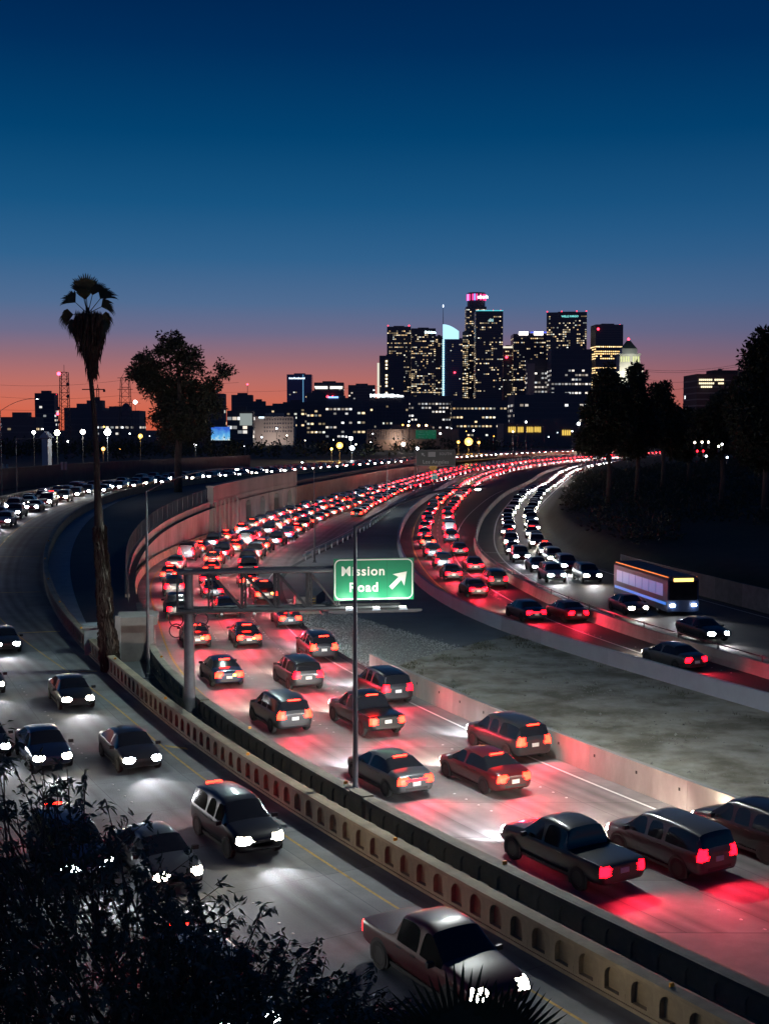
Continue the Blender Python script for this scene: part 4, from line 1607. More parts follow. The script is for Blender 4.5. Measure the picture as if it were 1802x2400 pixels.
def billboard_mat():
    m, nt, b = nodes_of('billboard_face')
    tc = nt.nodes.new("ShaderNodeTexCoord")
    n = nt.nodes.new("ShaderNodeTexNoise"); n.inputs['Scale'].default_value = 0.55; n.inputs['Detail'].default_value = 5
    nt.links.new(tc.outputs['Object'], n.inputs['Vector'])
    sp = nt.nodes.new("ShaderNodeSeparateXYZ"); nt.links.new(tc.outputs['Object'], sp.inputs[0])
    mr = nt.nodes.new("ShaderNodeMapRange"); mr.inputs['From Min'].default_value = 2.0; mr.inputs['From Max'].default_value = 11.0
    nt.links.new(sp.outputs['Z'], mr.inputs['Value'])
    ad = nt.nodes.new("ShaderNodeMath"); ad.operation = 'ADD'
    nt.links.new(mr.outputs[0], ad.inputs[0])
    sb = nt.nodes.new("ShaderNodeMath"); sb.operation = 'MULTIPLY_ADD'; sb.inputs[1].default_value = 0.9; sb.inputs[2].default_value = -0.45
    nt.links.new(n.outputs['Fac'], sb.inputs[0]); nt.links.new(sb.outputs[0], ad.inputs[1])
    r = nt.nodes.new("ShaderNodeValToRGB")
    els = r.color_ramp.elements
    els[0].color = (0.75, 0.7, 0.25, 1); els[1].color = (0.03, 0.12, 0.6, 1)
    e = els.new(0.35); e.color = (0.75, 0.9, 0.85, 1)
    e = els.new(0.6); e.color = (0.12, 0.45, 0.8, 1)
    nt.links.new(ad.outputs[0], r.inputs[0])
    nt.links.new(r.outputs[0], b.inputs['Emission Color'])
    b.inputs['Emission Strength'].default_value = 1.0
    b.inputs['Base Color'].default_value = (0.05, 0.05, 0.05, 1)
    return m


zc = c.z - 4
mb = MB(); mb.box((0, 0, zc), (7.6, 0.2, 5.4)); mb.obj('face', billboard_mat(), bb)
mb = MB()
for (x_, z_, w_, h_) in ((0, zc + 2.85, 8.0, 0.25), (0, zc - 2.85, 8.0, 0.25)):
    mb.box((x_, 0.1, z_), (w_, 0.5, h_))
mb.obj('frame', M_DSTEEL, bb)
mb = MB(); mb.tube([(0, 0.4, 0), (0, 0.4, zc)], 0.35, 8); mb.obj('post', M_DSTEEL, bb)

# ================================================================== trees and plants
M_BARK = mat('grey_bark', (0.13, 0.105, 0.085), 0.95, var=0.5, scale=5, bump=0.8, bscale=12, stretch=(1, 1, 0.25))
M_LEAF = mat('dark_leaf', (0.040, 0.052, 0.026), 0.65, var=0.5, scale=1.5)
M_LEAF2 = mat('eucalyptus_leaf', (0.05, 0.055, 0.035), 0.65, var=0.45, scale=1.5)
M_LEAF3 = mat('oleander_leaf', (0.11, 0.135, 0.085), 0.5, var=0.55, scale=4.0)
M_PALM = mat('palm_leaf', (0.045, 0.06, 0.025), 0.6, var=0.4, scale=2)
M_THATCH = mat('dead_palm_thatch', (0.09, 0.065, 0.045), 0.9, var=0.5, scale=3)


def leaf(mb, p, d, up, l, w):
    d = d.normalized()
    sd = d.cross(up)
    if sd.length < 1e-3:
        sd = Vector((1, 0, 0))
    sd.normalize()
    n = sd.cross(d)
    m1 = p + d * l * 0.4 + n * l * 0.06
    tip = p + d * l - n * l * 0.08
    mb.add([p, m1 + sd * w / 2, tip, m1 - sd * w / 2], ((0, 1, 2, 3),))


def rvec():
    while True:
        v = Vector((random.uniform(-1, 1), random.uniform(-1, 1), random.uniform(-1, 1)))
        if 0.05 < v.length < 1:
            return v.normalized()


def crown_tree(name, base, trunk_pts, trunk_r, blobs, n_cl, per, leaf_l, leaf_w, seed, label, lm, group=None, cl_r=0.7, cat='tree', hang=0.0):
    """trunk along trunk_pts; limbs to leaf clusters spread through the blobs (centre, radii), all relative to base"""
    random.seed(seed)
    root = empty(name, base, label=label, cat=cat, group=group)
    mb = MB()
    tp = [Vector(q) for q in trunk_pts]
    mb.tube(tp, [lerp(trunk_r, trunk_r * 0.45, i / (len(tp) - 1)) for i in range(len(tp))], 10)
    lv = MB()
    tot = sum(b[1][0] * b[1][1] * b[1][2] for b in blobs)
    for (c, r) in blobs:
        c = Vector(c)
        nb = max(3, int(n_cl * r[0] * r[1] * r[2] / tot))
        # limb from the trunk to the blob
        st = min(tp[len(tp) // 2:], key=lambda q: (q - c).length)
        if st.z > c.z - 0.3 * r[2]:
            st = tp[len(tp) // 2]
        mid = st.lerp(c, 0.55) + rvec() * 0.4
        mb.tube([st, mid, c], [trunk_r * 0.42, trunk_r * 0.28, trunk_r * 0.14], 7)
        for k in range(nb):
            u = rvec() * (random.random() ** 0.45)
            q = c + Vector((u.x * r[0], u.y * r[1], u.z * r[2]))
            if k % 3 == 0:
                s0_ = mid.lerp(c, random.random())
                m2 = s0_.lerp(q, 0.5) + rvec() * 0.3 + Vector((0, 0, 0.2))
                mb.tube([s0_, m2, q], [trunk_r * 0.12, trunk_r * 0.07, trunk_r * 0.03], 4, False)
            cr_ = cl_r * random.uniform(0.6, 1.3)
            for _ in range(per):
                v = rvec()
                pp = q + v * cr_ * (random.random() ** 0.5)
                dd = (v + rvec() * 0.8 + Vector((0, 0, -hang)))
                leaf(lv, pp, dd, rvec(), leaf_l * random.uniform(0.7, 1.3), leaf_w * random.uniform(0.7, 1.3))
    mb.obj('trunk', M_BARK, root, smooth=True)
    lv.obj('crown', lm, root, kind='stuff')
    return root


# leafy tree on the island
b = Vector((at_y(417, 1152, 214).x, 214, z_island(214, 0)))
pxm = FPX / 214


def rel(px, py, dy=0.0):
    q = at_y(px, py, 214 + dy)
    return Vector((q.x, q.y, q.z)) - b


BL = []
for (px, py, rx, rz_) in ((405, 812, 42, 34), (350, 862, 48, 34), (325, 885, 28, 22), (375, 905, 52, 30), (440, 850, 38, 44), (415, 925, 50, 44), (470, 935, 44, 42),
                          (430, 985, 62, 44), (385, 970, 36, 36), (500, 900, 28, 32), (525, 870, 24, 26), (460, 1010, 40, 30), (395, 1025, 30, 24), (505, 960, 26, 24)):
    BL.append((rel(px, py, random.uniform(-3, 3)), (rx / pxm, 0.9 * rx / pxm, rz_ / pxm)))
crown_tree('leafy_tree', b, [(0, 0, -0.2), (0.1, 0, 3), (0.1, 0, 6.5), (0.4, 0, 10), (0.5, 0, 15), (0.3, 0, 20)], 0.72, BL, 620, 34, 0.62, 0.30, 5,
           'broad leafy tree standing dark against the sunset beside the palm', M_LEAF2, cl_r=0.85)

# trees on the hillside at the right; crowns measured, standing on the slope
RT = [('tall narrow tree hiding the foot of the city hall tower', 1425, 190, [(1420, 885, 26, 40), (1430, 930, 42, 46), (1405, 960, 40, 40), (1440, 990, 48, 44), (1400, 1030, 46, 40), (1390, 1000, 20, 26)], 1120),
      ('slender tree right against the lit city hall tower', 1492, 200, [(1490, 880, 20, 28), (1500, 915, 22, 30), (1490, 955, 34, 30), (1505, 1000, 46, 40), (1480, 1030, 46, 40)], 1120),
      ('rounded tree beyond the city hall against the red sky', 1552, 215, [(1552, 930, 28, 34), (1556, 970, 36, 36), (1545, 1010, 46, 40), (1580, 1020, 40, 34)], 1110),
      ('low dark tree under the red sky gap', 1612, 230, [(1605, 985, 34, 26), (1630, 1010, 46, 36), (1600, 1040, 50, 36)], 1120),
      ('wide tree before the lit office block', 1690, 170, [(1680, 985, 44, 40), (1700, 950, 34, 34), (1720, 1010, 60, 50), (1660, 1030, 44, 40)], 1160),
      ('tall tree cut by the edge of the photograph', 1790, 150, [(1795, 815, 42, 40), (1770, 850, 40, 42), (1800, 880, 56, 50), (1765, 920, 50, 42), (1800, 960, 70, 54), (1750, 985, 56, 46), (1800, 1040, 80, 60)], 1180)]
for i, (lab, bx_, Yd, bl, by_) in enumerate(RT):
    q = at_y(bx_, by_, Yd)
    xr = R2PATH.x_of_y(Yd)
    gz = z_hill(max(0, q.x - xr), Yd) + zC(Yd)
    b = Vector((q.x, Yd, gz - 0.3))
    pm_ = FPX / Yd
    BL = []
    for (px, py, rx, rz_) in bl:
        w_ = at_y(px, py, Yd + random.uniform(-2, 2))
        BL.append((w_ - b, (rx / pm_, rx / pm_, rz_ / pm_)))
    topz = max(c_[0].z for c_ in BL)
    crown_tree('hillside_tree', b, [(0, 0, 0), (0.2, 0, topz * 0.3), (0.0, 0.2, topz * 0.6), (0.2, 0, topz * 0.9)], 0.42, BL, 560, 36, 0.62, 0.32, 20 + i, lab, M_LEAF,
               group='dark trees on the hillside', cl_r=0.7)
# dense undergrowth below them: shrubs one can hardly tell apart
random.seed(31)
lv = MB()
for _ in range(2600):
    Yd = random.uniform(100, 330)
    xr = R2PATH.x_of_y(Yd)
    t = random.uniform(5, 60) if Yd > 132 else random.uniform(26, 70)
    x = xr + t
    z = z_hill(t, Yd) + zC(Yd)
    q = to_px((x, Yd, z))
    if not (1180 < q[0] < 1900):
        continue
    if 1580 < q[0] < 1830 and 1230 < q[1] < 1400:
        continue
    R_ = random.uniform(0.8, 2.4)
    for _ in range(16):
        v = rvec(); v.z = abs(v.z)
        leaf(lv, Vector((x, Yd, z)) + v * R_ * random.random() ** 0.4, v + rvec() * 0.7, rvec(), random.uniform(0.35, 0.8), random.uniform(0.18, 0.34))
lv.obj('undergrowth', M_LEAF, kind='stuff', label='dark undergrowth covering the hillside beneath the trees', cat='shrubs')

# dark belt of far trees at the foot of the city
random.seed(41)
lv = MB()
for _ in range(520):
    px = random.uniform(-40, 1500)
    Yd = random.uniform(430, 620)
    base = at_y(px, 1060, Yd)
    z0 = zL(Yd)
    if px > 560 and px < 1000 and random.random() < 0.5:
        continue
    q = at_y(px, 1035, Yd)
    # keep off the roads
    if LPATH.x_of_y(Yd) - LW - 16 < q.x:
        continue
    R_ = random.uniform(1.5, 4.0)
    H_ = random.uniform(1.0, 5.5)
    for _ in range(26):
        v = rvec(); v.z = abs(v.z)
        leaf(lv, Vector((q.x, Yd, z0 + random.random() * H_)) + v * R_ * random.random() ** 0.4, v + rvec(), rvec(), random.uniform(0.9, 1.8), random.uniform(0.5, 0.9))
lv.obj('far_tree_belt', M_LEAF, kind='stuff', label='dark belt of far trees between the freeway and the city', cat='trees')

# --- fan palm with a skirt of dead leaves
random.seed(51)
pb = at_z(262, 1578, -0.1)
pY = pb.y
palm = empty('palm_tree', pb, label='tall fan palm with shaggy trunk and a skirt of dead fronds', cat='palm tree')
PR = lambda px, py: at_y(px, py, pY) - pb
trunk = [PR(262, 1578), PR(250, 1480), PR(243, 1380), PR(238, 1300), PR(232, 1230), PR(228, 1150), PR(226, 1060), PR(220, 960), PR(214, 900), PR(208, 800), PR(205, 720)]
mb = MB()
mb.tube(trunk, [0.54, 0.43, 0.37, 0.33, 0.28, 0.20, 0.17, 0.15, 0.14, 0.13, 0.12], 14)
M_PBARK = mat('palm_bark', (0.075, 0.06, 0.05), 0.95, var=0.5, scale=5, bump=0.8, bscale=12, stretch=(1, 1, 0.25))
mb.obj('trunk', M_PBARK, palm, smooth=True)
mb = MB()
for _ in range(900):                      # loose bark and leaf bases on the lower trunk
    t = random.random() * 3.9
    i = int(t)
    c = trunk[i].lerp(trunk[i + 1], t - i)
    r = [0.54, 0.43, 0.37, 0.33, 0.28][i]
    a = random.uniform(0, 2 * math.pi)
    o = Vector((math.cos(a), math.sin(a), 0))
    l = random.uniform(0.25, 0.7)
    d = o * random.uniform(0.02, 0.22) + Vector((0, 0, -1))
    leaf(mb, c + o * (r * 0.96) + Vector((0, 0, l * 0.4)), d, o.cross(Vector((0, 0, 1))) + rvec() * 0.3, l, random.uniform(0.10, 0.22))
mb.obj('peeling_bark', M_PBARK, palm, kind='stuff')
mb = MB()
for _ in range(2600):                     # skirt of dead fronds
    t = random.random()
    # from crown base (t=0) to the skirt's tip (t=1)
    c = PR(208, 745).lerp(PR(217, 878), t)
    wid = (0.90 * (1 - 0.55 * t) * (0.75 + 0.5 * math.sin(math.pi * min(1, t * 1.2 + 0.1))))
    a = random.uniform(0, 2 * math.pi)
    o = Vector((math.cos(a), math.sin(a), 0))
    rr = wid * random.uniform(0.35, 1.0)
    l = random.uniform(0.5, 1.1)
    leaf(mb, c + o * rr + Vector((0, 0, 0.5)), Vector((0, 0, -1)) + o * random.uniform(-0.25, 0.12) + rvec() * 0.12, rvec(), l, random.uniform(0.05, 0.14))
mb.obj('dead_frond_skirt', M_THATCH, palm, kind='stuff')


def fan_frond(mb, o, d, up, pet, R_, n=26, spread=150, droop=0.25, w=0.05):
    d = d.normalized()
    sd = d.cross(up).normalized()
    nn = sd.cross(d)
    e = o + d * pet
    mb.tube([o, o.lerp(e, 0.5) + nn * 0.02, e], [0.03, 0.025, 0.02], 5, False)
    for k in range(n):
        a = RAD(lerp(-spread, spread, k / (n - 1)))
        dd = (d * math.cos(a * 0.9) + sd * math.sin(a)).normalized()
        L_ = R_ * (0.75 + 0.25 * math.cos(a)) * random.uniform(0.9, 1.08)
        p1 = e + dd * L_ * 0.55 + nn * 0.03
        p2 = e + dd * L_ * 0.85 - Vector((0, 0, L_ * droop * 0.5))
        p3 = e + dd * L_ - Vector((0, 0, L_ * droop))
        wd = dd.cross(nn).normalized() * w
        mb.add([e, p1 + wd, p2 + wd * 0.5, p3, p2 - wd * 0.5, p1 - wd], ((0, 1, 5), (1, 2, 4, 5), (2, 3, 4)))


cr0 = PR(206, 735)
FR = [(148, 682, 0.5), (186, 648, 0.25), (204, 640, 0.2), (222, 646, 0.25), (256, 662, 0.5), (272, 704, 0.8), (264, 744, 1.1), (138, 738, 1.1), (156, 768, 1.3), (256, 770, 1.3),
      (186, 775, 1.2), (230, 778, 1.2), (208, 770, 1.2), (200, 672, 0.2)]
for i, (px, py, dr) in enumerate(FR):
    mb = MB()
    t = PR(px, py) + Vector((0, random.uniform(-0.9, 0.9), 0))
    d = (t - cr0)
    L_ = d.length
    up_ = -1 if i % 2 else 1
    fan_frond(mb, cr0, d, Vector((random.uniform(-.3, .3), 0.9 * up_, random.uniform(-.3, .3))), max(0.2, L_ * 0.50), max(0.45, L_ * 0.50), 14, 44, dr * 0.5, 0.06)
    mb.obj('frond', M_PALM, palm)

# --- bush on the bluff just in front of the camera
random.seed(61)
bush = empty('foreground_bush', (-2.6, 10.5, 8.0), label='large dark leafy bush in front of the road in the lower corner', cat='bush')
BO = Vector((-2.6, 10.5, 8.0))
TOPX = [(-4.6, 12.3), (-3.05, 11.86), (-2.7, 11.72), (-2.4, 11.40), (-1.96, 10.98), (-1.5, 10.62), (-1.15, 10.36), (-0.85, 10.12), (-0.5, 9.95), (-0.15, 9.78), (0.1, 9.6), (0.4, 9.4)]


def bush_top(x):
    for (xa, za), (xb, zb) in zip(TOPX, TOPX[1:]):
        if xa <= x <= xb:
            return lerp(za, zb, (x - xa) / (xb - xa))
    return 9.5


lv = MB()
st = MB()
for k in range(3800):
    x = random.uniform(-4.4, 0.35)
    zt_b = bush_top(x)
    dpt = random.random() ** 0.85
    z = zt_b - dpt * (zt_b - 8.6) + random.gauss(0, 0.10)
    y = 10.4 + random.uniform(-1.3, 1.6) * (0.4 + 0.6 * dpt)
    z -= max(0.0, y - 10.4) * 0.30
    q = Vector((x, y, z))
    out = Vector((0.35, -0.1, 1.0)) + rvec() * 0.8
    out.normalize()
    if k % 6 == 0 or dpt < 0.03:
        s0_ = BO + Vector((random.uniform(-1, 2.2) * 0.8, random.uniform(-.3, .3), 0.2))
        s0_ = q.lerp(s0_, 0.35) + rvec() * 0.12
        st.tube([s0_, q.lerp(s0_, 0.5) + rvec() * 0.06, q + out * 0.08], [0.012, 0.008, 0.003], 4, False)
    for j in range(10):
        a = random.uniform(0, 2 * math.pi)
        sidev = out.orthogonal().normalized()
        sidev = Matrix.Rotation(a, 3, out) @ sidev
        d = sidev * random.uniform(0.5, 1.1) + out * random.uniform(-0.2, 0.8) + Vector((0, 0, -0.55))
        leaf(lv, q + out * random.uniform(-0.10, 0.10) , d, out + rvec() * 0.4, random.uniform(0.05, 0.11), random.uniform(0.022, 0.044))
# bare twigs that reach out over the road
for (px, py, L_) in ((1010 * 0 + 520, 2075, 0.35), (560, 2120, 0.4), (640, 2240, 0.3), (340, 1930, 0.25), (450, 2010, 0.3)):
    q = at_y(px, py, 10.3)
    s0_ = q + Vector((-0.5, 0.1, -0.5))
    st.tube([s0_, s0_.lerp(q, 0.6) + Vector((0, 0, 0.04)), q], [0.008, 0.005, 0.002], 4, False)
    for j in range(7):
        leaf(lv, q + rvec() * 0.03, Vector((0.4, 0, 0.2)) + rvec(), rvec(), 0.09, 0.028)
lo = lv.obj('foliage', M_LEAF3, bush, kind='stuff')
lo.location = -BO
so = st.obj('stems', M_BARK, bush, kind='stuff')
so.location = -BO
mb = MB()
for k in range(5):
    a = Vector((0.4 * k - 0.9, 0.1 * (k % 2), -1.0))
    mb.tube([a, a + Vector((0.1, 0, 1.2)), a + Vector((0.3, 0.1, 2.0))], [0.05, 0.035, 0.02], 6)
mb.obj('trunk', M_BARK, bush, smooth=True)

# --- young fan palm at the bottom edge
random.seed(71)
yp = empty('young_fan_palm', (0.50, 9.0, 9.32), label='spiky young fan palm leaves poking up at the bottom edge', cat='palm')
for (o, d, L_, R_) in (((0.0, 0.0, 0.05), (0.08, 0.0, 1.0), 0.50, 0.80), ((0.1, 0.3, 0.0), (0.50, 0.1, 0.8), 0.45, 0.72), ((-0.1, -0.1, 0.0), (-0.22, 0.0, 1.0), 0.35, 0.66)):
    mb = MB()
    fan_frond(mb, Vector(o), Vector(d), Vector((0, 1, 0)), L_, R_, 26, 62, 0.02, 0.020)
    mb.obj('frond', M_PALM, yp)
mb = MB(); mb.lathe([(0.14, -1.9), (0.16, -0.2), (0.10, 0.1), (0.0, 0.12)], 10); mb.obj('trunk', M_BARK, yp)

# ================================================================== the city
M_TOWER = mat('dark_tower_glass', (0.085, 0.078, 0.10), 0.30, spec=0.6)
M_TOWER2 = mat('dark_tower_stone', (0.16, 0.135, 0.145), 0.7)
M_TOWERB = mat('blue_tower_glass', (0.05, 0.10, 0.26), 0.25, spec=0.7)
M_PALEB = mat('pale_building', (0.16, 0.14, 0.135), 0.8)
M_BAND = mat('floor_band', (0.20, 0.17, 0.18), 0.7)
W_WARM = emit_cells('windows_warm', [(1.0, 0.62, 0.28), (1.0, 0.80, 0.50), (1.0, 0.72, 0.38), (1.0, 0.90, 0.70), (0.85, 0.95, 0.9)], 2.0, 0.10)
W_GOLD = emit_cells('windows_gold', [(1.0, 0.58, 0.20), (1.0, 0.68, 0.30), (1.0, 0.78, 0.42)], 3.2, 0.5)
W_COOL = emit_cells('windows_cool', [(1.0, 0.86, 0.72), (1.0, 0.95, 0.88), (0.85, 0.93, 1.0), (1.0, 0.80, 0.6)], 1.9, 0.12)


def tower(name, label, x0, x1, ytop, Y, dep=None, rot=0.0, p=0.12, wm=None, bm=None, fh=4.1, cw=3.6, ww=2.5, wh=1.9, row=0.35, y_lit=None, y_end=None, bands=True, seed=None,
          top_gap=1, skip=None, cat='tower', ground=0.0, group='downtown towers'):
    """slab of a building measured in the photograph: edges x0, x1 and roof line ytop at distance Y"""
    random.seed(seed if seed is not None else int(x0 * 7 + ytop))
    a, b_ = at_y(x0, ytop, Y), at_y(x1, ytop, Y)
    H = a.z - ground
    Wd = b_.x - a.x
    D = dep or Wd * 0.8
    ca, sa = math.cos(rot), math.sin(abs(rot))
    if rot:
        # outer edges of the turned block meet x0 and x1
        k = Wd / (ca + sa * (D / Wd))
        D = D * k / Wd
        Wd = k
    cx = (a.x + b_.x) / 2
    root = empty(name, (cx, Y + D / 2, ground), rot, label=label, cat=cat, group=group)
    mb = MB(); mb.box((0, 0, H / 2), (Wd, D, H)); mb.obj('walls', bm or M_TOWER, root)
    lit = MB()
    bd = MB()
    nf = int(H / fh)
    hid = int((0 if y_end is None else max(0, at_y(x0, y_end, Y).z - ground)) / fh)
    for (fx, L_, nx) in ((0, Wd, (0, -1)), (1, D, (1, 0) if rot < 0 else (-1, 0))):
        if fx == 1 and rot == 0:
            nx = (-1, 0) if cx > 0 else (1, 0)
        nc = max(2, int(L_ / cw))
        off = (D if fx == 0 else Wd) / 2 + 0.12
        for f in range(hid, nf - top_gap):
            if skip and skip(f / nf):
                continue
            pf = 1.9 * p * random.choice([0.15, 0.4, 0.7, 1.0, 1.0, 1.6, 3.0 if random.random() < row else 1.0])
            on = random.random() < pf
            for c in range(nc):
                if random.random() < 0.72:
                    on = random.random() < pf
                if not on:
                    continue
                t = -L_ / 2 + (c + 0.5) * L_ / nc
                z = (f + 0.5) * fh
                hw = ww * (L_ / nc) / cw / 2
                if fx == 0:
                    lit.quad((t - hw, -off, z - wh / 2), (t + hw, -off, z - wh / 2), (t + hw, -off, z + wh / 2), (t - hw, -off, z + wh / 2))
                else:
                    xx = off * nx[0]
                    lit.quad((xx, t - hw, z - wh / 2), (xx, t + hw, z - wh / 2), (xx, t + hw, z + wh / 2), (xx, t - hw, z + wh / 2))
    if bands:
        for f in range(hid, nf):
            bd.box((0, 0, f * fh), (Wd + 0.2, D + 0.2, 0.7))
        bd.obj('floor_bands', M_BAND, root, kind='stuff')
    if lit.f:
        lit.obj('lit_windows', wm or W_WARM, root, kind='stuff')
    mb = MB(); mb.box((0, 0, H + 1.2), (Wd * 0.45, D * 0.45, 2.4)); mb.obj('roof_plant', bm or M_TOWER, root)
    return root, Wd, D, H


def on_face(root, D, x, z, w, h, col, st, name='roof_sign', t=0.4):
    mb = MB(); mb.box((x, -D / 2 - 0.35, z), (w, t, h))
    return mb.obj(name, emit('sign_%s_%d' % ('_'.join('%02d' % int(min(.99, c) * 99) for c in col), int(st * 10)), col, st), root)


def face_text(root, D, txt, x, z, size, col, st):
    o = put('lettering', text_mesh(txt, size, emit('text_%s_%d' % ('_'.join('%02d' % int(min(.99, c) * 99) for c in col), int(st * 10)), col, st), 0.1, size * 0.02), root, (x, -D / 2 - 0.5, z))
    o.rotation_euler = (math.pi / 2, 0, 0)
    return o


def beacon(root, x, y, z, r=1.3, st=8):
    mb = MB(); mb.lathe([(0, -r), (r * .8, -r * .6), (r, 0), (r * .8, r * .6), (0, r)], 8, (x, y, z))
    mb.obj('beacon', emit('red_beacon_%d' % st, (1.0, 0.03, 0.06), st), root)


YD = 2650.0
R_, w, d, h = tower('office_tower', 'flat topped dark tower beside the rounded white lettered tower', 907, 963, 765, YD, p=0.13, y_end=930)
beacon(R_, -w / 2 + 2, -d / 2, h + 2, 1.2, 5); beacon(R_, w / 2 - 4, -d / 2, h + 2, 1.6, 5)
R_, w, d, h = tower('office_tower', 'tower with white lettered sign near its blue tinted roof', 964, 1021, 769, YD - 60, rot=0.0, p=0.22, y_end=930)
face_text(R_, d, "Deloitte.", 14, h - 8, 6.5, (0.7, 0.95, 1.0), 5)
tower('office_tower', 'low shoulder of the white lettered tower by the glowing spire', 1021, 1037, 787, YD - 40, p=0.12, y_end=930)
R_, w, d, h = tower('office_tower', 'dark slab with white glowing edge and a column of lights', 889, 946, 833, YD - 300, p=0.02, y_end=930, bm=M_TOWER2)
mb = MB(); mb.box((-w / 2 - 2.0, -d / 2 - 0.2, h * 0.60), (3.6, 2, h * 0.62)); mb.obj('lit_edge', emit('edge_light', (1.0, 0.95, 0.78), 0.85), R_)
mb = MB()
for k in (0, 1, 2, 4, 5, 6, 7, 9, 10, 11):
    mb.box((-w / 2 + 13, -d / 2 - 0.3, h * 0.93 - k * 6.4), (3.2, 0.4, 3.2))
mb.obj('stair_lights', emit('stair_light', (1.0, 0.8, 0.5), 3), R_, kind='stuff')
# the tower with the glowing sail and spire
R_, w, d, h = tower('spire_tower', 'tower with a glowing blue white sail crown and needle spire', 1038, 1084, 792, YD - 20, p=0.05, y_end=930, bm=M_TOWERB)
mb = MB()
N = 10
z0 = h - 2
pts = []
for k in range(N + 1):
    t = k / N
    x = lerp(-w / 2, w / 2 * 0.62, t)
    zt = 28 * math.cos(t * 1.05) + 2
    pts.append((x, z0 + zt))
for k in range(N):
    mb.add([(pts[k][0], -d / 2 - .2, z0), (pts[k + 1][0], -d / 2 - .2, z0), (pts[k + 1][0], -d / 2 - .2, pts[k + 1][1]), (pts[k][0], -d / 2 - .2, pts[k][1]),
            (pts[k][0], -d / 2 + 8, z0), (pts[k + 1][0], -d / 2 + 8, z0), (pts[k + 1][0], -d / 2 + 8, pts[k + 1][1]), (pts[k][0], -d / 2 + 8, pts[k][1])],
           ((0, 1, 2, 3), (7, 6, 5, 4), (3, 2, 6, 7)))
mb.obj('sail_crown', emit('sail_light', (0.45, 0.82, 1.0), 1.25), R_)
mb = MB(); mb.tube([(-w / 2 + 1, 0, h), (-w / 2 + 1, 0, h + 64)], [1.2, 0.35], 6); mb.obj('spire', mat('spire_steel', (0.25, 0.3, 0.35), 0.4, metal=0.5), R_)
mb = MB(); mb.tube([(-w / 2 + 1, 0, h + 64), (-w / 2 + 1, 0, h + 69)], 0.9, 6); mb.obj('spire_light', emit('spire_tip', (0.8, 0.9, 1.0), 4), R_)
zz = h - 4
while zz > h - 128:
    mb = MB(); mb.box((-w / 2 - 0.5, -d / 2 - 1.0, zz), (6.5, 1.0, 2.3)); mb.obj('light_bar', emit('blue_bar', (0.45, 0.85, 1.0), 2.2), R_)
    zz -= 3.6
beacon(R_, 4, -d / 2 - 1, h - 70, 2.0, 9)
# tallest tower, stepped, with lit crown
R_, w, d, h = tower('crown_tower', 'tallest tower with a red and blue lit round crown', 1092, 1140, 718, YD + 60, p=0.14, y_end=930)
mb = MB(); mb.lathe([(19.0, 0), (19.0, 30), (0, 30)], 20, (1, 0, h)); mb.obj('crown', M_TOWER, R_)
mb = MB()
for k in range(7):
    a = RAD(-165 + 25 * k)
    mb.box((1 + 19.4 * math.cos(a), 19.4 * math.sin(a), h + 20), (3.2, 3.2, 13), a)
mb.obj('crown_lights', emit('crown_red', (1.0, 0.05, 0.25), 1.6), R_, kind='stuff')
for k in (0, 2):
    a = RAD(-153 + 25 * k)
    mb = MB(); mb.box((1 + 19.7 * math.cos(a), 19.7 * math.sin(a), h + 20), (2.2, 2.2, 13.5), a); mb.obj('blue_fin', emit('crown_blue', (0.25, 0.3, 1.0), 2.2), R_)
face_text(R_, 39.5, "usbank", 12, h + 20, 9.0, (1.0, 0.9, 0.95), 5)
tower('office_tower', 'narrow lit wing at the foot of the tallest tower', 1084, 1097, 777, YD + 20, p=0.45, wm=W_WARM, y_end=930)
R_, w, d, h = tower('office_tower', 'black tower edged with a cyan roof line before the tallest tower', 1115, 1179, 728, YD - 150, p=0.12, y_end=930, row=0.6)
mb = MB(); mb.box((0, -d / 2, h + 0.5), (w, 1.2, 1.6)); mb.obj('roof_line', emit('cyan_line', (0.1, 0.75, 0.85), 1.0), R_)
face_text(R_, d, "citi", 3, h - 18, 8, (0.5, 0.9, 0.95), 1.0)
for q_ in (-w / 2 + 3, w / 6, w / 2 - 3):
    beacon(R_, q_, 0, h + 3, 1.0, 4)
beacon(R_, w / 2 + 2, -d / 2, h - 130, 2.2, 0)
R_, w, d, h = tower('office_tower', 'short tower with white lit curved roof between two dark towers', 1179, 1203, 811, YD - 60, p=0.06, y_end=930)
mb = MB(); mb.box((0, -d / 2 - .2, h - 2), (w, 1, 3.6)); mb.obj('roof_light', emit('roof_cream', (1.0, 0.9, 0.7), 1.1), R_)
beacon(R_, -w / 6, -d / 2 - 1, h - 22, 2.6, 9)
R_, w, d, h = tower('office_tower', 'tower with two glowing white roof signs and a blue roof edge', 1203, 1283, 782, YD - 80, p=0.10, y_end=930, row=0.6)
for x_ in (-w / 2 + 20, w / 2 - 18):
    mb = MB(); mb.box((x_, -d / 2 - .4, h + 1), (18, 1.2, 6.5)); mb.obj('roof_sign', emit('sign_hot_white', (1.0, 0.92, 0.85), 7), R_)
mb = MB(); mb.box((w / 4, -d / 2 - .2, h + 3), (w / 2, 1, 2.4)); mb.obj('roof_line', emit('blue_line', (0.1, 0.15, 1.0), 1.2), R_)
R_, w, d, h = tower('office_tower', 'broad dark tower with teal lettering under its roof', 1282, 1386, 731, YD - 250, rot=-0.16, p=0.20, y_end=920)
face_text(R_, d, "WELLS FARGO", 6, h - 8, 4.8, (0.25, 0.95, 0.9), 1.2)
for q_ in (-w / 2 + 1, -w / 8, w / 4, w / 2 - 1):
    beacon(R_, q_, -d / 2 + 1, h + 1.5, 1.1, 5)
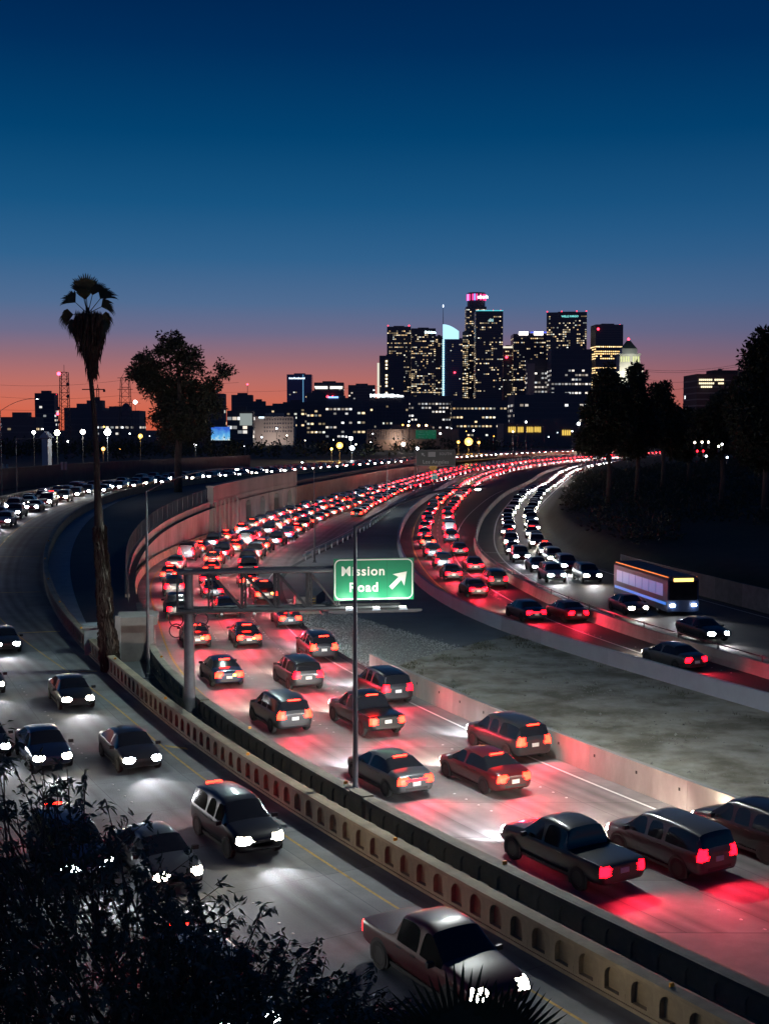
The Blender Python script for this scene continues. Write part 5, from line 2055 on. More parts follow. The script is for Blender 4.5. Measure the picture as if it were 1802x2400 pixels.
R_, w, d, h = tower('office_tower', 'dark tower full of golden lit windows beside the city hall', 1392, 1461, 760, YD - 400, rot=0.08, p=0.66, wm=W_GOLD, y_end=905, top_gap=8, row=0.2, skip=lambda t: 0.62 < t < 0.70)
beacon(R_, -w / 2 + 4, -d / 2, h - 8, 2.2, 8); beacon(R_, -w / 2 - 2, -d / 2, h - 98, 2.0, 8); beacon(R_, w / 2 - 1, 0, h + 1, 1.2, 5)
# front blocks
tower('office_block', 'wide dark block with white window rows before the teal lettered tower', 1292, 1387, 818, 1700, p=0.30, wm=W_COOL, y_end=1012, fh=5.9, cw=4.2, ww=3.0, wh=2.3, row=0.5, bm=M_TOWER2, top_gap=4)
R_, w, d, h = tower('office_block', 'dark block with a pale corner strip below the white roof signs', 1236, 1292, 842, 1750, p=0.35, wm=W_COOL, y_end=1012, fh=6.2, cw=4.4, ww=3.0, wh=2.3, row=0.5, bm=M_TOWER2)
mb = MB(); mb.box((-w / 2 + 5, -d / 2 - .3, h * 0.62), (10, 0.6, h * 0.66)); mb.obj('pale_strip', mat('pale_pink_stone', (0.42, 0.30, 0.30), 0.8), R_)
beacon(R_, -w / 2 + 3, -d / 2 - 1, h * 0.45, 1.5, 8)
tower('office_block', 'long low block with faint window rows under the spire tower', 946, 1060, 928, 1500, p=0.14, wm=W_COOL, y_end=1030, fh=4.6, cw=4.0, row=0.8, bm=M_TOWER2)
tower('office_block', 'low dark block with orange lit floor under the tallest tower', 1060, 1205, 938, 1450, p=0.13, wm=W_WARM, y_end=1030, fh=5.0, cw=4.0, row=0.8, bm=M_TOWER2)
tower('office_block', 'dark base block with scattered cool windows over the arcades', 1205, 1392, 925, 1250, p=0.16, wm=W_COOL, y_end=1020, fh=5.0, cw=4.6, ww=3.0, wh=2.2, row=0.8, bm=M_TOWER2)
R_, w, d, h = tower('hotel_block', 'dark hotel with a grid front and white lettered roof sign', 866, 958, 933, 1150, p=0.10, wm=W_WARM, y_end=1012, fh=3.0, cw=3.2, ww=1.6, wh=1.6, row=0.1, bm=M_TOWER2)
face_text(R_, d, "DOUBLETREE", -6.5, h + 2.2, 3.6, (0.85, 0.95, 1.0), 6)
face_text(R_, d, "Hilton", 9.0, h + 2.0, 3.0, (0.85, 0.95, 1.0), 6)
mb = MB()
for k in range(13):
    mb.box((-w / 2 + w * k / 12, -d / 2 - .4, h / 2), (0.5, 0.8, h))
mb.obj('fins', M_BAND, R_, kind='stuff')
# blocks left of the main cluster
R_, w, d, h = tower('glass_tower', 'blue glass tower with a bright logo by the rounded office block', 672, 730, 877, 2300, p=0.03, y_end=960, bm=M_TOWERB, bands=False, dep=40)
face_text(R_, d, "InterContinental", -4, h - 7, 4.2, (0.8, 0.95, 1.0), 3.0)
mb = MB(); mb.box((w * 0.16, -d / 2 - .3, h * 0.72), (1.4, .6, h * 0.55)); mb.obj('edge_line', emit('cyan_edge', (0.2, 0.55, 0.9), 0.6), R_)
R_, w, d, h = tower('office_block', 'rounded office block with a bright white band under its roof', 736, 805, 896, 2000, p=0.10, wm=W_COOL, y_end=1000)
for x_ in (-w * 0.25, w * 0.25):
    mb = MB(); mb.box((x_, -d / 2 - .4, h - 8), (w * 0.42, .8, 4.2)); mb.obj('light_band', emit('band_white', (1.0, 0.95, 0.85), 1.5), R_)
for x_ in (-w / 2 + 4, -2, w / 2 - 16):
    beacon(R_, x_, -d / 2 - 1, h - 22, 1.9, 8)
tower('office_block', 'plain dark block behind the white lettered hotel', 816, 879, 902, 1900, p=0.08, wm=W_COOL, y_end=960)
R_, w, d, h = tower('office_block', 'striped block with white window rows and small blue roof sign', 762, 826, 932, 1300, p=0.24, wm=W_COOL, y_end=1020, fh=4.6, cw=3.6, row=0.7, bm=M_TOWER2)
mb = MB(); mb.box((-w * .2, -d / 2 - .4, h + .5), (10, .8, 1.6)); mb.obj('roof_sign', emit('sign_blue', (0.25, 0.45, 1.0), 2.2), R_)
tower('office_block', 'block with many warm windows before the rounded office block', 718, 763, 920, 1350, p=0.22, wm=W_WARM, y_end=1020, fh=4.4, cw=3.8, row=0.5, bm=M_TOWER2)
tower('office_block', 'block with warm windows between the striped block and hotel', 826, 867, 940, 1250, p=0.26, wm=W_WARM, y_end=1015, fh=4.6, cw=3.8, row=0.5, bm=M_TOWER2)
R_, w, d, h = tower('office_block', 'dark block with a thin mast and red beacon against the sunset', 542, 590, 925, 1500, p=0.05, y_end=960, bm=M_TOWER2)
mb = MB(); mb.tube([(6, 0, h), (6, 0, h + 12)], 0.3, 5); mb.obj('mast', M_DSTEEL, R_); beacon(R_, 6, 0, h + 12.5, 1.1, 14)
tower('office_block', 'small dark block stepping down beside the red mast', 590, 621, 940, 1500, p=0.05, y_end=965, bm=M_TOWER2)
tower('office_block', 'low dark block under the sunset glow', 621, 680, 950, 1500, p=0.08, y_end=1000, bm=M_TOWER2)
tower('office_block', 'dark block close beside the blue glass tower', 663, 722, 942, 1400, p=0.10, y_end=1010, bm=M_TOWER2)
R_, w, d, h = tower('screen_building', 'building with a large pale lit panel on its side', 532, 592, 962, 800, p=0.15, wm=W_COOL, y_end=1025, fh=2.8, cw=3.0, bm=M_PALEB)
mb = MB(); mb.box((w * 0.24, -d / 2 - .3, h - 5.5), (7.6, .5, 7.4)); mb.obj('lit_panel', emit('panel_grey', (0.45, 0.52, 0.5), 0.6), R_)
R_, w, d, h = tower('pale_hotel', 'pale low hotel with rows of small square windows', 594, 688, 976, 850, p=0.0, y_end=1010, bm=mat('pale_hotel_wall', (0.34, 0.29, 0.27), 0.8), bands=False)
mb = MB()
for f in range(4):
    for c_ in range(11):
        mb.box((-w / 2 + w * (0.28 + 0.66 * c_ / 10), -d / 2 - .05, h - 2.0 - f * 2.6), (0.9, 0.3, 1.2))
mb.obj('dark_windows', M_TOWER, R_, kind='stuff')
mb = MB(); mb.box((-w * 0.30, -d / 2 - .3, h - 0.6), (3.4, .4, 1.0)); mb.obj('roof_sign', emit('sign_pale', (0.7, 0.9, 1.0), 2.4), R_)
lamp_light('wall_wash', (0, -d / 2 - 14, 6), 9000, (1.0, 0.85, 0.75), 1.0, None, R_)
R_, w, d, h = tower('office_block', 'dark block hidden behind the leafy tree', 460, 524, 922, 900, p=0.06, y_end=1010, bm=M_TOWER2)
R_, w, d, h = tower('glass_tower', 'slim grey block at the far side of the mast tower', 81, 127, 921, 1200, p=0.10, wm=W_COOL, y_end=1000, bm=mat('grey_blue_tower', (0.06, 0.075, 0.11), 0.5))
beacon(R_, w / 2, 0, h - 1, 0.6, 2)
tower('long_block', 'long dark block with rows of cool windows behind the palm', 222, 326, 962, 700, p=0.55, wm=W_COOL, y_end=1010, fh=3.4, cw=2.6, ww=1.6, wh=1.1, row=0.3, bm=M_TOWER2, top_gap=2)
tower('long_block', 'dark stepped block with roof house behind the palm trunk', 150, 240, 955, 740, p=0.05, wm=W_COOL, y_end=1010, fh=3.4, bm=M_TOWER2)
tower('long_block', 'small dark block on the roof line beside the crane', 203, 240, 938, 900, p=0.0, y_end=960, bm=M_TOWER2)
R_, w, d, h = tower('long_block', 'low building with a few bright windows at the edge of the skyline', 0, 84, 977, 650, p=0.30, wm=W_WARM, y_end=1012, fh=3.2, cw=2.6, ww=1.4, wh=1.0, row=0.5, bm=M_TOWER2)
# little domed house
R_, w, d, h = tower('domed_block', 'block with a small rounded dome against the sunset', 284, 304, 956, 800, p=0.0, y_end=990, bm=M_TOWER2, bands=False)
mb = MB(); mb.lathe([(w / 2, 0), (w * 0.45, 1.5), (w * 0.25, 2.8), (0, 3.3)], 12, (0, 0, h)); mb.obj('dome', M_TOWER2, R_)
# office block at the right
R_, w, d, h = tower('office_block', 'office block with lit upper windows beyond the red sky gap', 1633, 1800, 876, 700, p=0.05, wm=W_COOL, y_end=1010, fh=3.4, cw=3.0, bm=mat('brown_block', (0.075, 0.055, 0.055), 0.8), top_gap=3)
mb = MB()
for f in range(3):
    for c_ in range(13):
        if (f, c_) in ((1, 8), (1, 9), (2, 0), (2, 7), (2, 8), (2, 9), (2, 10), (2, 11), (2, 12), (0, 7)):
            continue
        mb.box((-w / 2 + 1.6 + c_ * 1.05, -d / 2 - .2, h - 3.2 - f * 1.9), (0.8, .2, 0.95))
mb.obj('bright_windows', emit('bright_window', (1.0, 0.86, 0.55), 1.6), R_, kind='stuff')
mb = MB(); mb.lathe([(0.0, 0.3), (1.4, 0.0), (1.3, 1.0), (0.9, 2.0)], 8, (-4, -4, h + 1.4)); mb.tube([(-6, -4, h), (-2, -4, h + 3.5)], 0.2, 4); mb.obj('roof_dish', M_DSTEEL, R_)

# city hall: stepped stone tower with pyramid roof
Yc = 1750.0
k_ = FPX / Yc
hx = at_y(1478, 900, Yc).x
ch = empty('city_hall', (hx, Yc + 20, 0), label='floodlit pale city hall tower with stepped pyramid top', cat='tower', group='downtown towers')
M_STONE = mat('white_city_stone', (0.62, 0.60, 0.54), 0.8, var=0.15, scale=0.05)
zc_ = lambda py: at_y(1478, py, Yc).z
mb = MB(); mb.box((0, 0, zc_(830) / 2), (48 / k_, 40 / k_, zc_(830))); mb.obj('upper_shaft', M_STONE, ch)
mb = MB(); mb.box((0, 1, zc_(868) / 2), (62 / k_, 52 / k_, zc_(868))); mb.obj('shaft', M_STONE, ch)
mb = MB(); mb.box((0, 3, zc_(930) / 2), (110 / k_, 60 / k_, zc_(930))); mb.obj('base', M_STONE, ch)
mb = MB(); mb.box((0, 0, (zc_(815) + zc_(829)) / 2), (36 / k_, 32 / k_, zc_(815) - zc_(829))); mb.obj('tier', M_STONE, ch)
mb = MB(); mb.box((0, 0, zc_(830) + 0.6), (52 / k_, 44 / k_, 1.8)); mb.obj('cornice', M_STONE, ch)
mb = MB()
zz0, zz1, zz2 = zc_(815), zc_(805), zc_(796)
for (za, zb, ra, rb) in ((zz0, zz1, 17 / k_, 10 / k_), (zz1, zz2, 10 / k_, 4 / k_)):
    pa = [(-ra, -ra, za), (ra, -ra, za), (ra, ra, za), (-ra, ra, za)]
    pb_ = [(-rb, -rb, zb), (rb, -rb, zb), (rb, rb, zb), (-rb, rb, zb)]
    mb.add(pa + pb_, ((0, 1, 5, 4), (1, 2, 6, 5), (2, 3, 7, 6), (3, 0, 4, 7), (4, 5, 6, 7)))
mb.obj('pyramid_roof', mat('green_slate', (0.10, 0.13, 0.10), 0.6), ch)
beacon(ch, 0, 0, zc_(792), 1.7, 10)
for k in range(8):
    if k in (4,):
        continue
    mb = MB(); mb.box((-20 / k_ + 40 / k_ * k / 7, -20 / k_ - .15, (zc_(834) + zc_(847)) / 2), (2.1 / k_ * 1.4, .5, zc_(834) - zc_(847))); mb.obj('lit_window', emit('hall_window', (0.95, 1.0, 0.45), 0.9), ch)
for x_ in (-14 / k_, 15 / k_):
    lamp_light('flood_light', (x_, -42 / k_, zc_(872)), 11000, (1.0, 0.97, 0.80), 0.5, None, ch)
lamp_light('flood_light', (0, -60 / k_, zc_(925)), 12000, (0.92, 1.0, 0.86), 0.5, None, ch)
lamp_light('flood_light', (0, -40 / k_, zc_(830)), 3000, (0.92, 1.0, 0.86), 0.5, None, ch)

# pale warehouse and arcade at the foot of the skyline
R_, w, d, h = tower('warehouse', 'long pale warehouse with ribbed upper wall behind the green board', 858, 1075, 1006, 640, p=0.0, y_end=1006, bm=mat('warehouse_wall', (0.30, 0.21, 0.18), 0.8, var=0.2, scale=0.3), bands=False, ground=3.0, cat='warehouse')
mb = MB()
for k in range(38):
    mb.box((-w / 2 + w * (k + 0.5) / 38, -d / 2 - .15, h - 2.3), (0.5, .3, 4.6))
mb.obj('wall_ribs', M_BAND, R_, kind='stuff')
mb = MB(); mb.box((0, -d / 2 - .25, h - 4.8), (w, .5, 0.5)); mb.obj('canopy', M_BAND, R_)
for x_ in (-w * 0.38, -w * 0.1, w * .2):
    mb = MB(); mb.box((x_, -d / 2 - .1, 1.4), (2.6, .2, 2.4)); mb.obj('door', M_TOWER, R_)
lamp_light('wall_light', (-8, -d / 2 - 5, 6), 2600, (1.0, 0.8, 0.6), 0.3, None, R_)
for i, (x_, Yd) in enumerate(((957, 618), (981, 622), (999, 616))):
    globe_lamp(['first of three amber lamps over the warehouse roof', 'middle of three amber lamps over the warehouse roof', 'last of three amber lamps over the warehouse roof'][i], x_, 997, Yd, (1.0, 0.62, 0.22), 0.55, 12, 400, 'amber lamps over the warehouse', 3)
R_, w, d, h = tower('arcade_building', 'low dark building with glowing yellow arcade windows', 1180, 1392, 992, 760, p=0.0, y_end=992, bm=M_TOWER2, bands=False, ground=3.0, cat='building')
for (xa, xb, ya, yb) in ((1191, 1209, 1001, 1013), (1212, 1227, 1001, 1013), (1234, 1250, 1001, 1013), (1252, 1268, 1001, 1013), (1317, 1338, 1009, 1020), (1364, 1385, 1009, 1020)):
    a, b_ = at_y(xa, ya, 759), at_y(xb, yb, 759)
    n = 4
    fr = None
    mb = MB()
    for k in range(n):
        wx = (b_.x - a.x) / n
        c0 = a.x + wx * (k + 0.5) - R_.location.x
        mb.box((c0, -d / 2 - 0.2, (a.z + b_.z) / 2 - 3), (wx * 0.72, 0.4, a.z - b_.z))
        mb.lathe([(wx * 0.36, -0.2), (wx * 0.36, 0.2), (0, 0.2)], 10, (c0, -d / 2 - 0.2, a.z - 3), 'y')
    mb.obj('arcade_window', emit('arcade_glow', (1.0, 0.66, 0.12), 0.95), R_)
# other streets right of the tree mass: a few parked lights
HL = [('warm lamp, first of a row glimpsed between hillside trees', 1628, 1037, WRM), ('warm lamp, second of a row glimpsed between hillside trees', 1645, 1036, WRM),
      ('warm lamp, third of a row glimpsed between hillside trees', 1660, 1036, WRM), ('yellowish lamp beside a white one between hillside trees', 1684, 1046, YGR),
      ('white lamp beside a yellowish one between hillside trees', 1692, 1041, WHT), ('bluish lamp low between hillside trees', 1704, 1072, (0.7, 0.85, 1.0)),
      ('pale lamp low under the red lights between hillside trees', 1655, 1069, (0.8, 0.9, 1.0)), ('first red light low between hillside trees', 1634, 1057, (1.0, 0.01, 0.02)),
      ('second red light low between hillside trees', 1648, 1057, (1.0, 0.01, 0.02))]
for i, (lab, x_, y_, c) in enumerate(HL):
    globe_lamp(lab, x_, y_, 142 + 0.5 * i, c, 0.12, 12, 0, 'small lamps among the hillside trees', at_y(x_, y_, 142).z - 0.7)


# --- masts, pylons, crane and wires
def lattice(mb, base, top_z, w0, w1, n, r):
    zs = [lerp(0, top_z, i / n) for i in range(n + 1)]
    ws = [lerp(w0, w1, i / n) for i in range(n + 1)]
    cs = [[Vector((sx * ws[i] / 2, sy * ws[i] / 2, zs[i])) for sx, sy in ((-1, -1), (1, -1), (1, 1), (-1, 1))] for i in range(n + 1)]
    for i in range(n):
        for k in range(4):
            mb.tube([cs[i][k], cs[i + 1][k]], r, 4, False)
            mb.tube([cs[i][k], cs[i + 1][(k + 1) % 4]], r * 0.6, 3, False)
            mb.tube([cs[i + 1][k], cs[i + 1][(k + 1) % 4]], r * 0.6, 3, False)


p = at_y(150, 860, 560)
mt = empty('radio_mast', (p.x, 560, 4), label='red lit lattice radio mast hung with dishes beside the palm', cat='mast')
Hm = p.z - 4
mb = MB(); lattice(mb, None, Hm * 0.94, 4.4, 3.0, 12, 0.16); mb.tube([(0, 0, Hm * .94), (0, 0, Hm + 1)], 0.1, 4); mb.obj('lattice', M_DSTEEL, mt)
for (dx, f) in ((1.9, 0.80), (-2.2, 0.52), (1.9, 0.66), (-2.3, 0.36), (2.0, 0.45), (2.0, 0.30)):
    mb = MB(); mb.lathe([(0.0, -0.3), (0.7, -0.15), (0.75, 0.4), (0.0, 0.4)], 10, (dx, -1.8, Hm * f), 'y'); mb.obj('dish', M_DSTEEL, mt)
beacon(mt, -1.8, -2.0, at_y(141, 876, 560).z - 4, 0.85, 16); beacon(mt, -2.6, -2.0, at_y(136, 970, 560).z - 4, 0.6, 14)
PYL = []
for (px, py, Yd, lab, sh) in ((293, 870, 620, 'lattice power pylon between the palm and the leafy tree', 4.6), (1746, 823, 560, 'lattice power pylon behind the tree at the edge of the photograph', 5.0)):
    p = at_y(px, py, Yd)
    py_ = empty('power_pylon', (p.x, Yd, 3), label=lab, cat='pylon', group='power pylons')
    mb = MB(); Hm = p.z - 3
    lattice(mb, None, Hm * 0.92, sh * 1.5, sh * 0.8, 8, 0.14)
    mb.tube([(-sh * .4, 0, Hm * .92), (0, 0, Hm), (sh * .4, 0, Hm * .92)], 0.12, 4)
    mb.obj('lattice', M_DSTEEL, py_)
    for f in (0.62, 0.78, 0.92):
        mb = MB(); mb.tube([(-sh * 0.8, 0, Hm * f), (sh * 0.8, 0, Hm * f)], 0.13, 4); mb.obj('cross_arm', M_DSTEEL, py_)
    PYL.append((p, Hm))
wires = [((0, 902), (293, 890), 700), ((293, 890), (560, 896), 700), ((0, 930), (300, 925), 720), ((293, 920), (900, 905), 900), ((0, 960), (330, 945), 700), ((1510, 866), (1742, 851), 560), ((1505, 885), (1640, 889), 560), ((1500, 905), (1642, 903), 560), ((1510, 870), (1742, 856), 562)]
for i, (a, b_, Yd) in enumerate(wires):
    A_, B_ = at_y(a[0], a[1], Yd), at_y(b_[0], b_[1], Yd)
    mb = MB()
    pts = []
    for k in range(13):
        t = k / 12
        q = A_.lerp(B_, t)
        q.z -= 1.6 * 4 * t * (1 - t)
        pts.append(q)
    mb.tube(pts, 0.055, 4, False)
    mb.obj('power_line', M_DSTEEL, label=['upper power line crossing behind the palm crown skirt', 'power line running from pylon into the leafy tree', 'second power line crossing behind the palm trunk',
           'long faint power line over the low blocks and glass tower', 'lowest power line crossing behind the palm trunk', 'highest wire beyond the city hall in the red sky gap',
           'third wire down in the red sky gap', 'lowest wire in the red sky gap', 'wire close under the highest one in the red sky gap'][i], cat='power line', group='power lines')
p = at_y(229, 909, 900)
cr_ = empty('tower_crane', (p.x, 900, 3), label='small dark tower crane rising behind the palm trunk', cat='crane')
mb = MB(); lattice(mb, None, p.z - 3, 1.6, 1.6, 10, 0.12); mb.obj('mast', M_DSTEEL, cr_)
mb = MB(); mb.tube([(-11, 0, p.z - 4), (5, 0, p.z - 4)], 0.35, 4); mb.tube([(0, 0, p.z - 3), (0, 0, p.z - 0.5)], 0.3, 4); mb.box((4.5, 0, p.z - 5), (1.5, 1, 1.6)); mb.obj('jib', M_DSTEEL, cr_)

# ================================================================== traffic
E_BEAM = 2100.0
S_HEAD = 70.0
S_TAIL = 20.0
M_GLASS = mat('car_window_glass', (0.012, 0.013, 0.016), 0.08, spec=0.6)
M_TYRE = mat('tyre_rubber', (0.018, 0.018, 0.018), 0.85)
M_RIM = mat('alloy_rim', (0.35, 0.35, 0.36), 0.35, metal=0.8)
M_TRIM = mat('black_trim', (0.015, 0.015, 0.016), 0.5)
M_PLATE = mat('number_plate', (0.75, 0.75, 0.72), 0.5)
M_HEADW = emit('headlight_warm', (1.0, 0.86, 0.66), S_HEAD)
M_HEADC = emit('headlight_cool', (0.86, 0.94, 1.0), S_HEAD)
M_TAIL = emit('tail_light', (1.0, 0.0015, 0.006), S_TAIL, (0.3, 0.0, 0.0))
M_BRAKE = emit('brake_light', (1.0, 0.010, 0.004), S_TAIL * 1.8, (0.3, 0.0, 0.0))
M_TURN = emit('turn_light', (1.0, 0.42, 0.03), S_TAIL * 1.3, (0.3, 0.1, 0.0))
PAINT = {'black': (0.010, 0.010, 0.012), 'charcoal': (0.035, 0.036, 0.040), 'grey': (0.08, 0.08, 0.085), 'white': (0.45, 0.45, 0.44), 'navy': (0.012, 0.022, 0.06),
         'dark red': (0.09, 0.008, 0.010), 'dark green': (0.010, 0.03, 0.022)}
PMAT = {k: mat('car_paint_' + k.replace(' ', '_'), v, 0.32, metal=0.35 if k in ('grey', 'charcoal', 'navy') else 0.0, coat=0.6) for k, v in PAINT.items()}

# x, low edge, half width, belt, roof, half width of the roof
SHAPES = {
    'sedan': [(-2.36, .40, .66, .78, .82, .55), (-2.30, .30, .82, .90, .96, .70), (-1.95, .24, .90, .95, 1.04, .76), (-1.60, .22, .91, .95, 1.07, .75), (-0.95, .22, .91, .94, 1.40, .60),
              (-0.45, .22, .91, .93, 1.45, .60), (0.02, .22, .91, .92, 1.46, .60), (0.12, .22, .91, .92, 1.46, .60), (0.50, .22, .91, .91, 1.42, .60), (1.20, .22, .91, .90, 1.00, .74),
              (1.75, .24, .90, .85, .92, .75), (2.15, .28, .84, .74, .80, .70), (2.33, .38, .66, .62, .66, .56)],
    'sport utility': [(-2.30, .46, .70, .95, 1.00, .60), (-2.26, .36, .86, 1.06, 1.16, .72), (-2.10, .30, .92, 1.07, 1.62, .66), (-1.60, .28, .94, 1.06, 1.70, .68), (-0.70, .28, .94, 1.05, 1.73, .68),
                      (-0.60, .28, .94, 1.05, 1.73, .68), (0.10, .28, .94, 1.04, 1.72, .67), (0.20, .28, .94, 1.04, 1.72, .67), (0.55, .28, .94, 1.03, 1.66, .66), (1.20, .28, .94, 1.03, 1.14, .78),
                      (1.80, .30, .92, .98, 1.06, .78), (2.18, .34, .86, .86, .93, .72), (2.32, .46, .70, .72, .76, .60)],
    'pickup': [(-2.75, .52, .80, .98, 1.00, .78), (-2.70, .42, .93, 1.06, 1.08, .90), (-2.20, .38, .96, 1.07, 1.09, .92), (-1.00, .36, .96, 1.07, 1.09, .92), (-0.85, .36, .96, 1.08, 1.72, .66),
               (-0.45, .36, .96, 1.07, 1.79, .68), (0.15, .36, .96, 1.06, 1.80, .68), (0.25, .36, .96, 1.06, 1.80, .68), (0.60, .36, .96, 1.05, 1.74, .68), (1.25, .36, .96, 1.05, 1.20, .82),
               (2.10, .38, .95, 1.02, 1.12, .82), (2.55, .42, .90, .92, .98, .78), (2.70, .52, .76, .78, .82, .68)],
    'van': [(-2.50, .46, .74, 1.00, 1.05, .64), (-2.46, .36, .90, 1.12, 1.80, .74), (-2.30, .30, .96, 1.12, 1.92, .78), (-1.40, .28, .98, 1.10, 1.98, .80), (-0.60, .28, .98, 1.09, 2.00, .80),
            (-0.50, .28, .98, 1.09, 2.00, .80), (0.45, .28, .98, 1.07, 1.97, .78), (0.55, .28, .98, 1.07, 1.96, .78), (1.00, .28, .98, 1.06, 1.84, .74), (1.75, .30, .97, 1.03, 1.16, .82),
            (2.15, .32, .94, .94, 1.02, .80), (2.42, .36, .88, .80, .86, .74), (2.52, .46, .74, .68, .72, .62)],
}
# station index: rear window from, to; windscreen from, to; side windows spans
GLASSIDX = {'sedan': (3, 4, 8, 9, [(3, 6), (7, 9)]), 'sport utility': (1, 2, 8, 9, [(2, 4), (5, 6), (7, 9)]), 'pickup': (3, 4, 8, 9, [(4, 6), (7, 9)]), 'van': (1, 2, 8, 9, [(2, 4), (5, 6), (7, 9)])}
LAMPSEL = {'sedan': (2.08, .36, .55, .76, -2.24, .36, .64, .93), 'sport utility': (2.06, .38, .66, .90, -2.17, .52, .80, 1.20),
           'pickup': (2.44, .46, .74, .99, -2.64, .60, .72, 1.04), 'van': (2.28, .44, .64, .90, -2.40, .60, .84, 1.45)}
# x, y, z limits of the lamp glass in front and behind
WHEELX = {'sedan': (-1.42, 1.45, .33), 'sport utility': (-1.40, 1.42, .37), 'pickup': (-1.65, 1.75, .40), 'van': (-1.55, 1.62, .36)}


def section(st):
    x, zl, w, zb, zr, wr = st
    zm = lerp(zl, zb, 0.55)
    return [(0, zl), (.82 * w, zl), (.97 * w, zl + .10), (w, zm), (.985 * w, zb - .06), (.94 * w, zb), (lerp(.94 * w, wr, .9), lerp(zb, zr, .88)), (wr - .05, zr), (wr * .5, zr + .025), (0, zr + .035)]


def car_meshes(kind):
    """closed shell of stations, smoothed by subdivision, then parted into body and panes"""
    S_ = SHAPES[kind]
    rw0, rw1, ws0, ws1, sides = GLASSIDX[kind]
    secs = [section(s_) for s_ in S_]
    bm_ = bmesh.new()
    cl_ = bm_.edges.layers.float.new('crease_edge')
    ring = []
    for i, st in enumerate(S_):
        full = [(y, z) for y, z in secs[i]] + [(-y, z) for y, z in reversed(secs[i][1:-1])]
        ring.append([bm_.verts.new((st[0], y, z)) for y, z in full])
    n = len(ring[0])
    for i in range(len(S_) - 1):
        for j in range(n):
            f = bm_.faces.new((ring[i][j], ring[i + 1][j], ring[i + 1][(j + 1) % n], ring[i][(j + 1) % n]))
            jj = j if j < 9 else n - 1 - j
            if jj == 5 and any(a_ <= i < b_ for a_, b_ in sides):
                f.material_index = 1 if j < 9 else 2
            elif jj >= 6 and rw0 <= i < rw1:
                f.material_index = 3
            elif jj >= 6 and ws0 <= i < ws1:
                f.material_index = 4
    bm_.faces.new(tuple(reversed(ring[0])))
    bm_.faces.new(tuple(ring[-1]))
    for e in bm_.edges:
        ms = {f.material_index for f in e.link_faces}
        if len(ms) > 1:
            e[cl_] = 0.55
    for i in range(len(S_) - 1):
        for jv in (1, 5, n - 5, n - 1):
            e = bm_.edges.get((ring[i][jv], ring[i + 1][jv]))
            if e:
                e[cl_] = max(e[cl_], 0.45)
    for rr in (ring[0], ring[-1]):
        for j in range(n):
            e = bm_.edges.get((rr[j], rr[(j + 1) % n]))
            e[cl_] = 0.8
    bmesh.ops.recalc_face_normals(bm_, faces=bm_.faces)
    tmp = bpy.data.meshes.new('shell')
    bm_.to_mesh(tmp)
    bm_.free()
    o = bpy.data.objects.new('shell', tmp)
    COL.objects.link(o)
    md = o.modifiers.new('sub', 'SUBSURF')
    md.levels = 2
    md.render_levels = 2
    dg = bpy.context.evaluated_depsgraph_get()
    dg.update()
    full = bpy.data.meshes.new_from_object(o.evaluated_get(dg))
    bpy.data.objects.remove(o, do_unlink=True)
    vs = [tuple(v.co) for v in full.vertices]
    parts = {k: ([], {}) for k in range(9)}
    ls_ = LAMPSEL[kind]
    for p_ in full.polygons:
        k = p_.material_index
        c_ = p_.center
        if k == 0:
            sg = 0 if c_.y > 0 else 1
            if c_.x > ls_[0] and abs(c_.y) > ls_[1] and ls_[2] < c_.z < ls_[3]:
                k = 5 + sg
            elif c_.x < ls_[4] and abs(c_.y) > ls_[5] and ls_[6] < c_.z < ls_[7]:
                k = 7 + sg
        parts[k][0].append(tuple(p_.vertices))
    bpy.data.meshes.remove(full)

    def sub(k, name, mt, extra=None):
        mb = MB()
        mp = {}
        fs = []
        for f in parts[k][0]:
            fs.append(tuple(mp.setdefault(v, len(mp)) for v in f))
        mb.add([vs[v] for v in mp], fs)
        if extra:
            extra(mb)
        return mb.mesh(name, mt, 40)

    xr, xf, r = WHEELX[kind]

    def trim(mb):
        mb.m = 1
        wy = S_[4][2]
        for x in (xr, xf):
            for sg in (1, -1):
                c = [(x + (r + .07) * math.cos(a_), sg * (wy + .002), r + (r + .07) * math.sin(a_)) for a_ in [RAD(-30 + 240 * k / 14) for k in range(15)]]
                mb.add(c, (tuple(range(15)) if sg < 0 else tuple(reversed(range(15))),))
        L0, L1 = S_[0][0], S_[-1][0]
        mb.box((L1 - .04, 0, S_[-1][3] - .14), (.08, S_[-1][2] * 1.1, .15))
        mb.box((L1 - .05, 0, S_[-1][1] + .04), (.08, S_[-1][2] * 1.5, .08))
        mb.box((L0 + .05, 0, S_[0][1] + .05), (.10, S_[0][2] * 1.5, .10))
        for sg in (1, -1):
            mb.box(((xr + xf) / 2, sg * wy * .94, S_[4][1] + .02), (xf - xr - .9, .06, .10))
            for x in (S_[6][0] - .15, S_[4][0] + .18):
                mb.box((x, sg * wy * .985, S_[6][3] - .10), (.20, .035, .035))
    m = {}
    m['body'] = sub(0, 'body', [M_TRIM, M_TRIM], trim)
    m['rear'] = sub(3, 'rear_window', M_GLASS)
    m['front'] = sub(4, 'windscreen', M_GLASS)
    m['side'] = {1: sub(1, 'side_window', M_GLASS), -1: sub(2, 'side_window', M_GLASS)}
    for sg, k in ((1, 5), (-1, 6)):
        for key, mt in (('warm', M_HEADW), ('cool', M_HEADC)):
            m['head', sg, key] = sub(k, 'headlight', mt)
    for sg, k in ((1, 7), (-1, 8)):
        for key, mt in (('tail', M_TAIL), ('brake', M_BRAKE)):
            m['tail', sg, key] = sub(k, 'tail_light', mt)
    return m


